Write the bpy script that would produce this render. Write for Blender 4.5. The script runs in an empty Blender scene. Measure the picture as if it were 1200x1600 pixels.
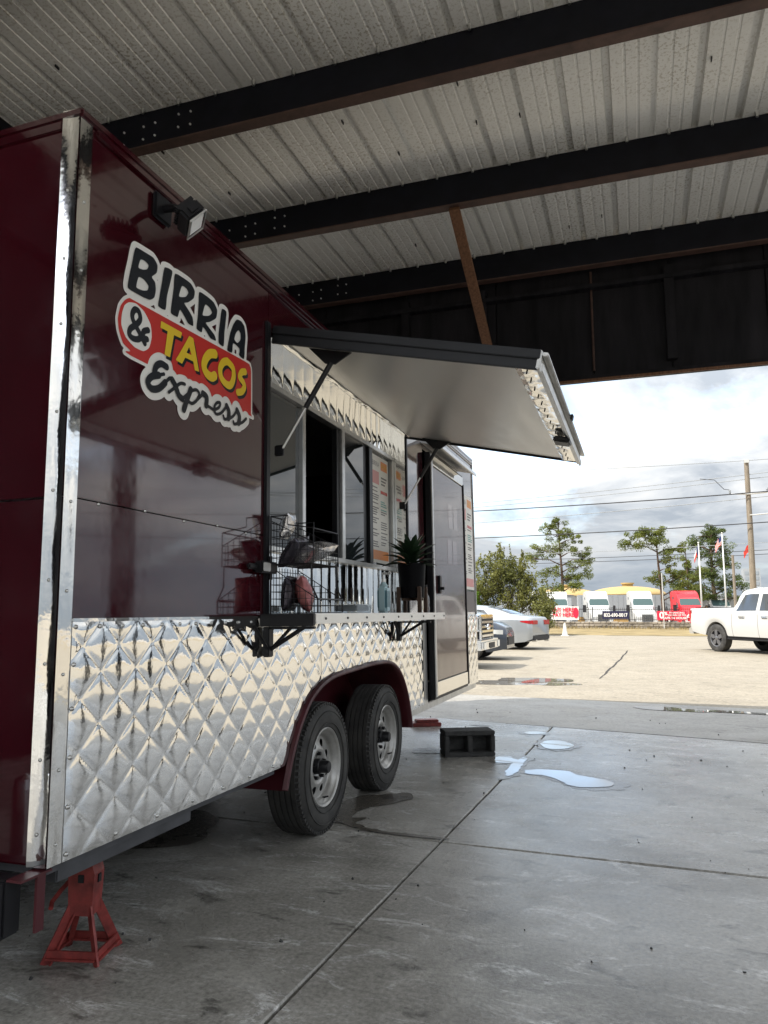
import bpy, bmesh, math, random
import numpy as np
from mathutils import Vector, Matrix, Euler

random.seed(7)
SC = bpy.context.scene
COL = SC.collection
R = math.radians

# ------------------------------------------------------------------ camera
cam_d = bpy.data.cameras.new('camera')
cam = bpy.data.objects.new('camera', cam_d)
COL.objects.link(cam)
SC.camera = cam
cam.location = (1.4983, 0.0, 1.09)
cam.rotation_mode = 'XYZ'
cam.rotation_euler = (R(90 + 7.643), 0, R(18.944))
cam_d.sensor_fit = 'VERTICAL'
cam_d.sensor_height = 24.0
cam_d.lens = 24.0 * 1155 / 1600
cam_d.clip_start = 0.05
cam_d.clip_end = 3000

# ------------------------------------------------------------------ light
SUN_DIR = Vector((0.62, 0.50, -1.0)).normalized()      # travel direction of the light
sun_d = bpy.data.lights.new('sun', 'SUN')
sun_d.energy = 2.0
sun_d.angle = R(0.6)
sun_d.color = (1.0, 0.94, 0.84)
sun = bpy.data.objects.new('sun', sun_d)
COL.objects.link(sun)
sun.location = (-20, -20, 40)
sun.rotation_euler = SUN_DIR.to_track_quat('-Z', 'Y').to_euler()
to_sun = -SUN_DIR
SUN_EL = math.asin(to_sun.z)
SUN_AZ = math.atan2(to_sun.x, to_sun.y)

world = bpy.data.worlds.new('World')
SC.world = world
world.use_nodes = True
nt = world.node_tree
nt.nodes.clear()
N = nt.nodes.new
L = nt.links.new
w_out = N('ShaderNodeOutputWorld')
w_bg = N('ShaderNodeBackground')
w_bg.inputs['Strength'].default_value = 0.15
sky = N('ShaderNodeTexSky')
sky.sky_type = 'NISHITA'
sky.sun_disc = False
sky.sun_elevation = SUN_EL
sky.sun_rotation = SUN_AZ
sky.dust_density = 2.0
tc = N('ShaderNodeTexCoord')
sep = N('ShaderNodeSeparateXYZ')
L(tc.outputs['Generated'], sep.inputs[0])
zz = N('ShaderNodeMath'); zz.operation = 'ADD'; zz.inputs[1].default_value = 0.22
zm = N('ShaderNodeMath'); zm.operation = 'MAXIMUM'; zm.inputs[1].default_value = 0.0
L(sep.outputs['Z'], zm.inputs[0]); L(zm.outputs[0], zz.inputs[0])
dx = N('ShaderNodeMath'); dx.operation = 'DIVIDE'
dy = N('ShaderNodeMath'); dy.operation = 'DIVIDE'
L(sep.outputs['X'], dx.inputs[0]); L(zz.outputs[0], dx.inputs[1])
L(sep.outputs['Y'], dy.inputs[0]); L(zz.outputs[0], dy.inputs[1])
cmb = N('ShaderNodeCombineXYZ')
L(dx.outputs[0], cmb.inputs[0]); L(dy.outputs[0], cmb.inputs[1])
cmb.inputs[2].default_value = 3.7
n1 = N('ShaderNodeTexNoise')
n1.inputs['Scale'].default_value = 1.15; n1.inputs['Detail'].default_value = 9
n1.inputs['Roughness'].default_value = 0.55; n1.inputs['Distortion'].default_value = 0.35
L(cmb.outputs[0], n1.inputs['Vector'])
n2 = N('ShaderNodeTexNoise')
n2.inputs['Scale'].default_value = 2.3; n2.inputs['Detail'].default_value = 8
n2.inputs['Roughness'].default_value = 0.6; n2.inputs['Distortion'].default_value = 0.3
mp2 = N('ShaderNodeVectorMath'); mp2.operation = 'ADD'; mp2.inputs[1].default_value = (5.3, 1.7, 2.0)
L(cmb.outputs[0], mp2.inputs[0]); L(mp2.outputs[0], n2.inputs['Vector'])
cover = N('ShaderNodeValToRGB')
cover.color_ramp.elements[0].position = 0.22; cover.color_ramp.elements[1].position = 0.43
L(n1.outputs['Fac'], cover.inputs[0])
shade = N('ShaderNodeValToRGB')
cr = shade.color_ramp
cr.elements[0].position = 0.36; cr.elements[0].color = (0.78, 0.86, 0.96, 1)
cr.elements[1].position = 0.66; cr.elements[1].color = (1.72, 1.70, 1.65, 1)
e = cr.elements.new(0.50); e.color = (1.24, 1.29, 1.34, 1)
L(n2.outputs['Fac'], shade.inputs[0])
wmix = N('ShaderNodeMix'); wmix.data_type = 'RGBA'
L(cover.outputs[0], wmix.inputs[0])
L(sky.outputs[0], wmix.inputs[6]); L(shade.outputs[0], wmix.inputs[7])
# rain-grey band that a cloudy sky has all round the horizon
band = N('ShaderNodeMapRange')
band.inputs['From Min'].default_value = 0.0; band.inputs['From Max'].default_value = 0.15
band.inputs['To Min'].default_value = 0.85; band.inputs['To Max'].default_value = 0.0
L(sep.outputs['Z'], band.inputs['Value'])
bmix = N('ShaderNodeMix'); bmix.data_type = 'RGBA'
bmix.inputs[7].default_value = (0.62, 0.75, 0.90, 1)
L(band.outputs[0], bmix.inputs[0]); L(wmix.outputs[2], bmix.inputs[6])
# an overcast sky is about three times brighter overhead than at the horizon
ov = N('ShaderNodeMath'); ov.operation = 'MULTIPLY_ADD'; ov.inputs[1].default_value = 2.3; ov.inputs[2].default_value = 1.0
L(zm.outputs[0], ov.inputs[0])
ovm = N('ShaderNodeVectorMath'); ovm.operation = 'SCALE'
L(bmix.outputs[2], ovm.inputs[0]); L(ov.outputs[0], ovm.inputs['Scale'])
L(ovm.outputs[0], w_bg.inputs['Color'])
L(w_bg.outputs[0], w_out.inputs[0])

vs = SC.view_settings
vs.view_transform = 'Standard'
vs.look = 'None'
vs.gamma = 1.0
vs.use_curve_mapping = False
vs.exposure = 1.80
SC.cycles.max_bounces = 10
SC.cycles.diffuse_bounces = 5
SC.cycles.glossy_bounces = 6
SC.cycles.caustics_reflective = False
SC.cycles.sample_clamp_indirect = 4.0

# ------------------------------------------------------------------ materials
def M(name, col, rough=0.5, metal=0.0, var=0.0, vscale=4.0, bump=0.0, bscale=30.0, rvar=0.0, rscale=6.0,
      coat=0.0, spec=0.5, stretch=(1, 1, 1), trans=0.0, ior=1.45, emit=None, bdist=0.01, col2=None):
    m = bpy.data.materials.new(name)
    m.use_nodes = True
    t = m.node_tree
    b = t.nodes['Principled BSDF']
    b.inputs['Base Color'].default_value = (*col, 1)
    b.inputs['Roughness'].default_value = rough
    b.inputs['Metallic'].default_value = metal
    b.inputs['Coat Weight'].default_value = coat
    b.inputs['Coat Roughness'].default_value = 0.04
    b.inputs['Specular IOR Level'].default_value = spec
    b.inputs['Transmission Weight'].default_value = trans
    b.inputs['IOR'].default_value = ior
    if emit:
        b.inputs['Emission Color'].default_value = (*col, 1)
        b.inputs['Emission Strength'].default_value = emit
    if var or bump or rvar:
        c = t.nodes.new('ShaderNodeTexCoord')
        mp = t.nodes.new('ShaderNodeMapping')
        mp.inputs['Scale'].default_value = stretch
        t.links.new(c.outputs['Object'], mp.inputs['Vector'])
        oi = t.nodes.new('ShaderNodeObjectInfo')
        ad = t.nodes.new('ShaderNodeVectorMath'); ad.operation = 'SCALE'; ad.inputs[0].default_value = (37, 19, 11)
        t.links.new(oi.outputs['Random'], ad.inputs['Scale'])
        t.links.new(ad.outputs[0], mp.inputs['Location'])
        def noise(s, d=6):
            n = t.nodes.new('ShaderNodeTexNoise')
            n.inputs['Scale'].default_value = s; n.inputs['Detail'].default_value = d
            n.inputs['Roughness'].default_value = 0.6
            t.links.new(mp.outputs[0], n.inputs['Vector'])
            return n
        if var:
            n = noise(vscale)
            rp = t.nodes.new('ShaderNodeValToRGB')
            rp.color_ramp.elements[0].position = 0.3; rp.color_ramp.elements[1].position = 0.7
            a = tuple(max(0, x * (1 - var)) for x in col); c2 = col2 or tuple(min(1, x * (1 + var)) for x in col)
            rp.color_ramp.elements[0].color = (*a, 1); rp.color_ramp.elements[1].color = (*c2, 1)
            t.links.new(n.outputs['Fac'], rp.inputs[0]); t.links.new(rp.outputs[0], b.inputs['Base Color'])
        if rvar:
            n = noise(rscale)
            mr = t.nodes.new('ShaderNodeMapRange')
            mr.inputs['From Min'].default_value = 0.3; mr.inputs['From Max'].default_value = 0.7
            mr.inputs['To Min'].default_value = max(0.01, rough - rvar); mr.inputs['To Max'].default_value = min(1, rough + rvar)
            t.links.new(n.outputs['Fac'], mr.inputs['Value']); t.links.new(mr.outputs[0], b.inputs['Roughness'])
        if bump:
            n = noise(bscale, 4)
            bp = t.nodes.new('ShaderNodeBump')
            bp.inputs['Strength'].default_value = bump; bp.inputs['Distance'].default_value = bdist
            t.links.new(n.outputs['Fac'], bp.inputs['Height']); t.links.new(bp.outputs[0], b.inputs['Normal'])
    return m

def concrete(name, base, dark, light, scuff, rlo, rhi, fine=60.0, wet=None):
    """worn concrete: broad stains, pale scuffs, fine grain, uneven gloss"""
    m = bpy.data.materials.new(name); m.use_nodes = True
    t = m.node_tree; b = t.nodes['Principled BSDF']; nn = t.nodes.new; lk = t.links.new
    g = nn('ShaderNodeNewGeometry')
    def noise(s, d=8, r=0.6, dist=0.0, st=None):
        n = nn('ShaderNodeTexNoise')
        n.inputs['Scale'].default_value = s; n.inputs['Detail'].default_value = d
        n.inputs['Roughness'].default_value = r; n.inputs['Distortion'].default_value = dist
        if st:
            mp = nn('ShaderNodeMapping'); mp.inputs['Scale'].default_value = st; mp.inputs['Rotation'].default_value = (0, 0, 0.35)
            lk(g.outputs['Position'], mp.inputs[0]); lk(mp.outputs[0], n.inputs['Vector'])
        else:
            lk(g.outputs['Position'], n.inputs['Vector'])
        return n
    def ramp(src, p0, c0, p1, c1):
        r = nn('ShaderNodeValToRGB')
        r.color_ramp.elements[0].position = p0; r.color_ramp.elements[1].position = p1
        r.color_ramp.elements[0].color = c0; r.color_ramp.elements[1].color = c1
        lk(src, r.inputs[0]); return r
    def mix(f, a, bb, fac=1.0, mode='MIX'):
        x = nn('ShaderNodeMix'); x.data_type = 'RGBA'; x.blend_type = mode
        if f is not None:
            if fac != 1.0:
                mm = nn('ShaderNodeMath'); mm.operation = 'MULTIPLY'; mm.inputs[1].default_value = fac
                lk(f, mm.inputs[0]); f = mm.outputs[0]
            lk(f, x.inputs[0])
        else:
            x.inputs[0].default_value = fac
        for k, v in ((6, a), (7, bb)):
            if isinstance(v, tuple): x.inputs[k].default_value = v
            else: lk(v, x.inputs[k])
        return x.outputs[2]
    big = noise(0.75, 8, 0.66, 0.8)
    c = ramp(big.outputs['Fac'], 0.32, (*dark, 1), 0.68, (*base, 1)).outputs[0]
    med = noise(2.7, 9, 0.7, 0.3)
    mf = ramp(med.outputs['Fac'], 0.48, (0, 0, 0, 1), 0.72, (1, 1, 1, 1)).outputs[0]
    c = mix(mf, c, (*light, 1), 0.55)
    sc_ = noise(4.6, 15, 0.84, 0.7, (0.6, 1.5, 1))
    sf = ramp(sc_.outputs['Fac'], 0.535, (0, 0, 0, 1), 0.63, (1, 1, 1, 1)).outputs[0]
    c = mix(sf, c, tuple(min(0.8, x * 1.6) for x in light) + (1,), scuff)
    spt = noise(5.5, 6, 0.65, 0.5, (0.7, 1.3, 1))
    pf = ramp(spt.outputs['Fac'], 0.58, (0, 0, 0, 1), 0.67, (1, 1, 1, 1)).outputs[0]
    c = mix(pf, c, tuple(x * 0.42 for x in dark) + (1,), 0.75)
    fn = noise(fine, 5, 0.7)
    ff = ramp(fn.outputs['Fac'], 0.3, (0.62, 0.62, 0.62, 1), 0.7, (1.30, 1.30, 1.30, 1)).outputs[0]
    c = mix(None, c, ff, 1.0, 'MULTIPLY')
    lk(c, b.inputs['Base Color'])
    rn = noise(1.3, 8, 0.65, 0.5)
    mr = nn('ShaderNodeMapRange')
    mr.inputs['From Min'].default_value = 0.3; mr.inputs['From Max'].default_value = 0.7
    mr.inputs['To Min'].default_value = rlo; mr.inputs['To Max'].default_value = rhi
    lk(rn.outputs['Fac'], mr.inputs[0]); lk(mr.outputs[0], b.inputs['Roughness'])
    bp = nn('ShaderNodeBump'); bp.inputs['Strength'].default_value = 0.35; bp.inputs['Distance'].default_value = 0.004
    lk(fn.outputs['Fac'], bp.inputs['Height']); lk(bp.outputs[0], b.inputs['Normal'])
    b.inputs['Specular IOR Level'].default_value = 0.45
    return m

MT = {}
MT['floor'] = concrete('shed_floor_concrete', (0.43, 0.415, 0.38), (0.17, 0.163, 0.146), (0.55, 0.535, 0.495), 0.75, 0.13, 0.36)
MT['shade_band'] = concrete('painted_shade_concrete', (0.32, 0.305, 0.275), (0.24, 0.228, 0.205), (0.35, 0.335, 0.30), 0.12, 0.4, 0.65, 40.0)  # lot concrete greyed: the tone of the shed's shade is in the colour
MT['lot'] = concrete('lot_concrete', (0.29, 0.256, 0.200), (0.23, 0.202, 0.156), (0.32, 0.285, 0.225), 0.30, 0.7, 0.9, 25.0)
MT['dampfloor'] = concrete('damp_floor_concrete', (0.26, 0.25, 0.235), (0.18, 0.172, 0.16), (0.30, 0.29, 0.27), 0.1, 0.16, 0.34)
MT['joint'] = M('joint_dirt', (0.035, 0.032, 0.03), 0.9)
MT['maroon'] = M('maroon_gloss_paint', (0.038, 0.0036, 0.0072), 0.11, 0, var=0.22, vscale=1.6, rvar=0.09, rscale=3.4, coat=1.0, spec=0.6, bump=0.12, bscale=2.2, bdist=0.03)
MT['maroon_door'] = M('dull_maroon_door_paint', (0.060, 0.022, 0.024), 0.20, 0, var=0.2, vscale=2, rvar=0.06, coat=0.4)
MT['maroon_dull'] = M('maroon_worn_paint', (0.055, 0.008, 0.012), 0.42, 0, var=0.35, vscale=3, rvar=0.15)
MT['mirror'] = M('polished_stainless', (0.80, 0.79, 0.76), 0.075, 1, bump=0.22, bscale=7, bdist=0.006, rvar=0.035, rscale=9)
MT['quilt'] = M('quilted_stainless', (0.85, 0.85, 0.84), 0.07, 1, bump=0.14, bscale=16, bdist=0.004, rvar=0.03, rscale=12)
MT['brushed'] = M('brushed_aluminium', (0.80, 0.785, 0.75), 0.34, 0.6, var=0.04, vscale=2.2, rvar=0.05, rscale=9, stretch=(1, 0.2, 1))
MT['alu'] = M('dull_aluminium', (0.56, 0.56, 0.55), 0.36, 1, var=0.15, vscale=12)
MT['alu_dark'] = M('dark_anodised_frame', (0.022, 0.023, 0.026), 0.38, 0.5, var=0.2)
MT['black'] = M('black_metal', (0.008, 0.008, 0.010), 0.42, 0.0, spec=0.35, var=0.3, vscale=20)
MT['blackgloss'] = M('black_gloss', (0.008, 0.008, 0.010), 0.15)
MT['rubber'] = M('tyre_rubber', (0.030, 0.030, 0.031), 0.72, 0, var=0.45, vscale=8, bump=0.2, bscale=60, bdist=0.003, col2=(0.062, 0.060, 0.056))
MT['rim'] = M('silver_wheel_paint', (0.36, 0.355, 0.34), 0.36, 0.5, var=0.22, vscale=14, rvar=0.1)
MT['greymetal'] = M('grey_chassis_paint', (0.07, 0.072, 0.08), 0.6, 0.1, var=0.3, vscale=7)
MT['interior'] = M('kitchen_interior', (0.32, 0.32, 0.31), 0.4, 0.2)
MT['rooftin'] = None
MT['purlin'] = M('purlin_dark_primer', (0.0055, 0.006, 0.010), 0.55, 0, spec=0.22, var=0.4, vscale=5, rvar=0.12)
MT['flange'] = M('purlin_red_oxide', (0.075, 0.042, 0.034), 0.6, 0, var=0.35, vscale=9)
MT['bolt'] = M('zinc_bolt', (0.8, 0.8, 0.82), 0.35, 0.4)
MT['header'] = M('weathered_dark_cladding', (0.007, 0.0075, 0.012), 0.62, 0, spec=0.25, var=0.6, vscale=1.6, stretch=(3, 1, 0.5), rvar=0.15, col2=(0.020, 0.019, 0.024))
MT['wood'] = M('brown_timber', (0.16, 0.078, 0.042), 0.75, 0, var=0.4, vscale=9, stretch=(6, 6, 0.6))
MT['wood_dark'] = M('dark_stained_wood', (0.07, 0.042, 0.028), 0.6, 0, var=0.3, vscale=12)
MT['red'] = M('scuffed_red_paint', (0.21, 0.032, 0.028), 0.48, 0, var=0.45, vscale=22, rvar=0.15, rscale=30)
MT['block'] = M('dark_concrete_block', (0.05, 0.05, 0.05), 0.95, 0, var=0.4, vscale=25, bump=0.7, bscale=80, bdist=0.006)
MT['white'] = M('white_vinyl', (0.74, 0.73, 0.70), 0.28, 0, var=0.05)
MT['redv'] = M('red_vinyl', (0.50, 0.035, 0.028), 0.24)
MT['blackv'] = M('black_vinyl', (0.010, 0.012, 0.016), 0.26)
MT['yellow'] = M('yellow_vinyl', (0.72, 0.50, 0.03), 0.26)
MT['orange'] = M('orange_print', (0.80, 0.26, 0.05), 0.4)
MT['cream'] = M('cream_poster_paper', (0.80, 0.77, 0.70), 0.35, 0, var=0.05)
MT['print'] = M('dark_print', (0.12, 0.10, 0.10), 0.4)
MT['teal'] = M('teal_print', (0.10, 0.36, 0.33), 0.4)
MT['pinkp'] = M('pink_print', (0.72, 0.30, 0.28), 0.4)
MT['glass'] = M('window_glass', (0.02, 0.024, 0.026), 0.015, 0, spec=0.9)
MT['pane'] = M('clear_window_pane', (0.86, 0.9, 0.9), 0.01, 0, trans=1.0, ior=1.52)
MT['lens'] = M('floodlight_lens', (0.8, 0.82, 0.82), 0.12, 0.3)
MT['foil'] = M('snack_foil', (0.60, 0.59, 0.60), 0.22, 0.85, var=0.6, vscale=14, bump=0.3, bscale=26, bdist=0.006)
MT['foilred'] = M('red_snack_foil', (0.10, 0.03, 0.03), 0.25, 0.3, var=0.6, vscale=11, bump=0.3, bscale=26, bdist=0.006, col2=(0.62, 0.22, 0.22))
MT['foildark'] = M('dark_snack_foil', (0.06, 0.055, 0.07), 0.22, 0.6, var=0.6, vscale=16, bump=0.3, bscale=26, bdist=0.006)
MT['bluegel'] = M('sanitizer_gel', (0.42, 0.58, 0.62), 0.08, 0, spec=0.6)
MT['label'] = M('bottle_label', (0.10, 0.20, 0.24), 0.4)
MT['pot'] = M('black_planter', (0.003, 0.003, 0.004), 0.5, spec=0.08)
MT['leafdark'] = M('dark_houseplant_leaf', (0.018, 0.040, 0.018), 0.38, 0, var=0.4, vscale=9)
MT['clear'] = M('clear_plastic', (0.7, 0.75, 0.78), 0.08, 0, trans=0.85, ior=1.3)
MT['plume'] = M('soil', (0.03, 0.02, 0.015), 0.9)
MT['water'] = M('puddle_water', (0.21, 0.195, 0.17), 0.015, 0, spec=0.6, ior=1.45)
MT['damp'] = concrete('damp_stain', (0.13, 0.118, 0.10), (0.07, 0.063, 0.054), (0.15, 0.138, 0.12), 0.05, 0.14, 0.34)
MT['carsilver'] = M('silver_car_paint', (0.34, 0.365, 0.39), 0.24, 0.35, coat=0.5)
MT['carwhite'] = M('white_car_paint', (0.50, 0.50, 0.49), 0.25, 0, coat=0.4)
MT['cardark'] = M('dark_blue_car_paint', (0.045, 0.055, 0.075), 0.22, 0.3, coat=0.5)
MT['chrome'] = M('chrome', (0.82, 0.83, 0.84), 0.08, 1)
MT['carglass'] = M('tinted_glass', (0.03, 0.036, 0.04), 0.03, 0, spec=0.8)
MT['palglass'] = M('windshield_glass', (0.05, 0.085, 0.085), 0.08, 0, spec=0.3)
MT['taillight'] = M('red_tail_lens', (0.42, 0.02, 0.025), 0.12)
MT['plastic'] = M('black_plastic', (0.02, 0.02, 0.022), 0.6)
MT['alloy'] = M('grey_alloy', (0.20, 0.20, 0.21), 0.3, 0.7)
MT['alloybright'] = M('bright_alloy', (0.55, 0.55, 0.56), 0.28, 0.8)
MT['truckwhite'] = M('white_truck_paint', (0.50, 0.50, 0.49), 0.4, 0, var=0.10)
MT['truckred'] = M('red_truck_paint', (0.62, 0.02, 0.03), 0.30, 0)
MT['stone'] = M('rubble_stone', (0.30, 0.265, 0.22), 0.9, 0, var=0.5, vscale=1.2, bump=0.4, bscale=8, bdist=0.03)
MT['fence'] = M('black_iron', (0.016, 0.016, 0.018), 0.5)
MT['verge'] = M('dry_grass_verge', (0.22, 0.165, 0.07), 0.95, 0, var=0.35, vscale=0.8, col2=(0.30, 0.23, 0.11))
MT['yard'] = M('gravel_yard', (0.33, 0.30, 0.26), 0.95, 0, var=0.2, vscale=0.3)
MT['bark'] = M('pine_bark', (0.11, 0.075, 0.055), 0.9, 0, var=0.4, vscale=6)
MT['greybark'] = M('grey_bark', (0.13, 0.115, 0.095), 0.9, 0, var=0.3, vscale=6)
def leafmat(name, c, c2):
    m = M(name, c, 0.55, 0, var=0.35, vscale=0.9, col2=c2, spec=0.3)
    t = m.node_tree; b = t.nodes['Principled BSDF']
    tr = t.nodes.new('ShaderNodeBsdfTranslucent'); ms = t.nodes.new('ShaderNodeMixShader'); ms.inputs[0].default_value = 0.35
    src = b.inputs['Base Color'].links[0].from_socket
    t.links.new(src, tr.inputs['Color'])
    out = [n for n in t.nodes if n.type == 'OUTPUT_MATERIAL'][0]
    t.links.new(b.outputs[0], ms.inputs[1]); t.links.new(tr.outputs[0], ms.inputs[2]); t.links.new(ms.outputs[0], out.inputs[0])
    return m
MT['pine'] = leafmat('pine_needles', (0.085, 0.12, 0.025), (0.22, 0.245, 0.05))
MT['pine2'] = leafmat('dark_pine_needles', (0.05, 0.085, 0.028), (0.15, 0.19, 0.05))
MT['olive'] = leafmat('olive_leaves', (0.12, 0.14, 0.04), (0.28, 0.28, 0.085))
MT['green'] = leafmat('bright_leaves', (0.08, 0.17, 0.015), (0.20, 0.33, 0.03))
MT['pole'] = M('weathered_pole_wood', (0.22, 0.185, 0.145), 0.9, 0, var=0.3, vscale=5, stretch=(4, 4, 0.4))
MT['wire'] = M('cable', (0.03, 0.03, 0.035), 0.6)
MT['wirepale'] = M('bare_conductor', (0.30, 0.32, 0.34), 0.5)
MT['galv'] = M('galvanised_pole', (0.62, 0.62, 0.60), 0.4, 0.3)
MT['tan'] = M('tan_tank_roof', (0.40, 0.28, 0.11), 0.6, 0, var=0.1)
MT['tanwall'] = M('tan_tank_wall', (0.33, 0.21, 0.075), 0.7, 0, var=0.1)
MT['greywall'] = M('grey_metal_wall', (0.30, 0.32, 0.34), 0.6)
MT['towerglass'] = M('tower_window', (0.24, 0.27, 0.30), 0.5)
MT['loader'] = M('loader_yellow', (0.70, 0.42, 0.03), 0.45)
MT['flagred'] = M('red_flag', (0.62, 0.05, 0.03), 0.7)
MT['flagblue'] = M('blue_flag', (0.03, 0.045, 0.16), 0.7)
MT['flagwhite'] = M('white_flag', (0.75, 0.74, 0.74), 0.7)
MT['navy'] = M('navy_banner', (0.02, 0.02, 0.06), 0.5)
MT['bred'] = M('red_banner', (0.66, 0.02, 0.06), 0.5)
MT['bwhite'] = M('white_banner', (0.78, 0.77, 0.76), 0.5)
MT['cone'] = M('faded_cone', (0.72, 0.70, 0.64), 0.7)

def tin():
    """underside of a galvalume roof sheet, pale with rust-brown spotting"""
    m = bpy.data.materials.new('galvalume_sheet'); m.use_nodes = True
    t = m.node_tree; b = t.nodes['Principled BSDF']; nn = t.nodes.new; lk = t.links.new
    g = nn('ShaderNodeNewGeometry')
    n = nn('ShaderNodeTexNoise'); n.inputs['Scale'].default_value = 0.8; n.inputs['Detail'].default_value = 6
    lk(g.outputs['Position'], n.inputs['Vector'])
    r = nn('ShaderNodeValToRGB'); r.color_ramp.elements[0].position = 0.3; r.color_ramp.elements[1].position = 0.7
    r.color_ramp.elements[0].color = (0.80, 0.795, 0.77, 1); r.color_ramp.elements[1].color = (0.89, 0.885, 0.87, 1)
    lk(n.outputs['Fac'], r.inputs[0])
    v = nn('ShaderNodeTexNoise'); v.inputs['Scale'].default_value = 46; v.inputs['Detail'].default_value = 4; v.inputs['Roughness'].default_value = 0.6
    lk(g.outputs['Position'], v.inputs['Vector'])
    r2 = nn('ShaderNodeValToRGB'); r2.color_ramp.elements[0].position = 0.53; r2.color_ramp.elements[1].position = 0.60
    r2.color_ramp.elements[0].color = (0, 0, 0, 1); r2.color_ramp.elements[1].color = (1, 1, 1, 1)
    lk(v.outputs['Fac'], r2.inputs[0])
    n3 = nn('ShaderNodeTexNoise'); n3.inputs['Scale'].default_value = 1.1; n3.inputs['Detail'].default_value = 5
    lk(g.outputs['Position'], n3.inputs['Vector'])
    mr = nn('ShaderNodeMapRange'); mr.inputs['From Min'].default_value = 0.35; mr.inputs['From Max'].default_value = 0.62
    mr.inputs['To Min'].default_value = 0.05; mr.inputs['To Max'].default_value = 0.62
    lk(n3.outputs['Fac'], mr.inputs[0])
    mu = nn('ShaderNodeMath'); mu.operation = 'MULTIPLY'
    lk(r2.outputs[0], mu.inputs[0]); lk(mr.outputs[0], mu.inputs[1])
    mx = nn('ShaderNodeMix'); mx.data_type = 'RGBA'; mx.inputs[7].default_value = (0.33, 0.28, 0.20, 1)
    lk(mu.outputs[0], mx.inputs[0]); lk(r.outputs[0], mx.inputs[6])
    lk(mx.outputs[2], b.inputs['Base Color'])
    b.inputs['Metallic'].default_value = 0.15; b.inputs['Roughness'].default_value = 0.48
    return m
MT['rooftin'] = tin()

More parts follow.
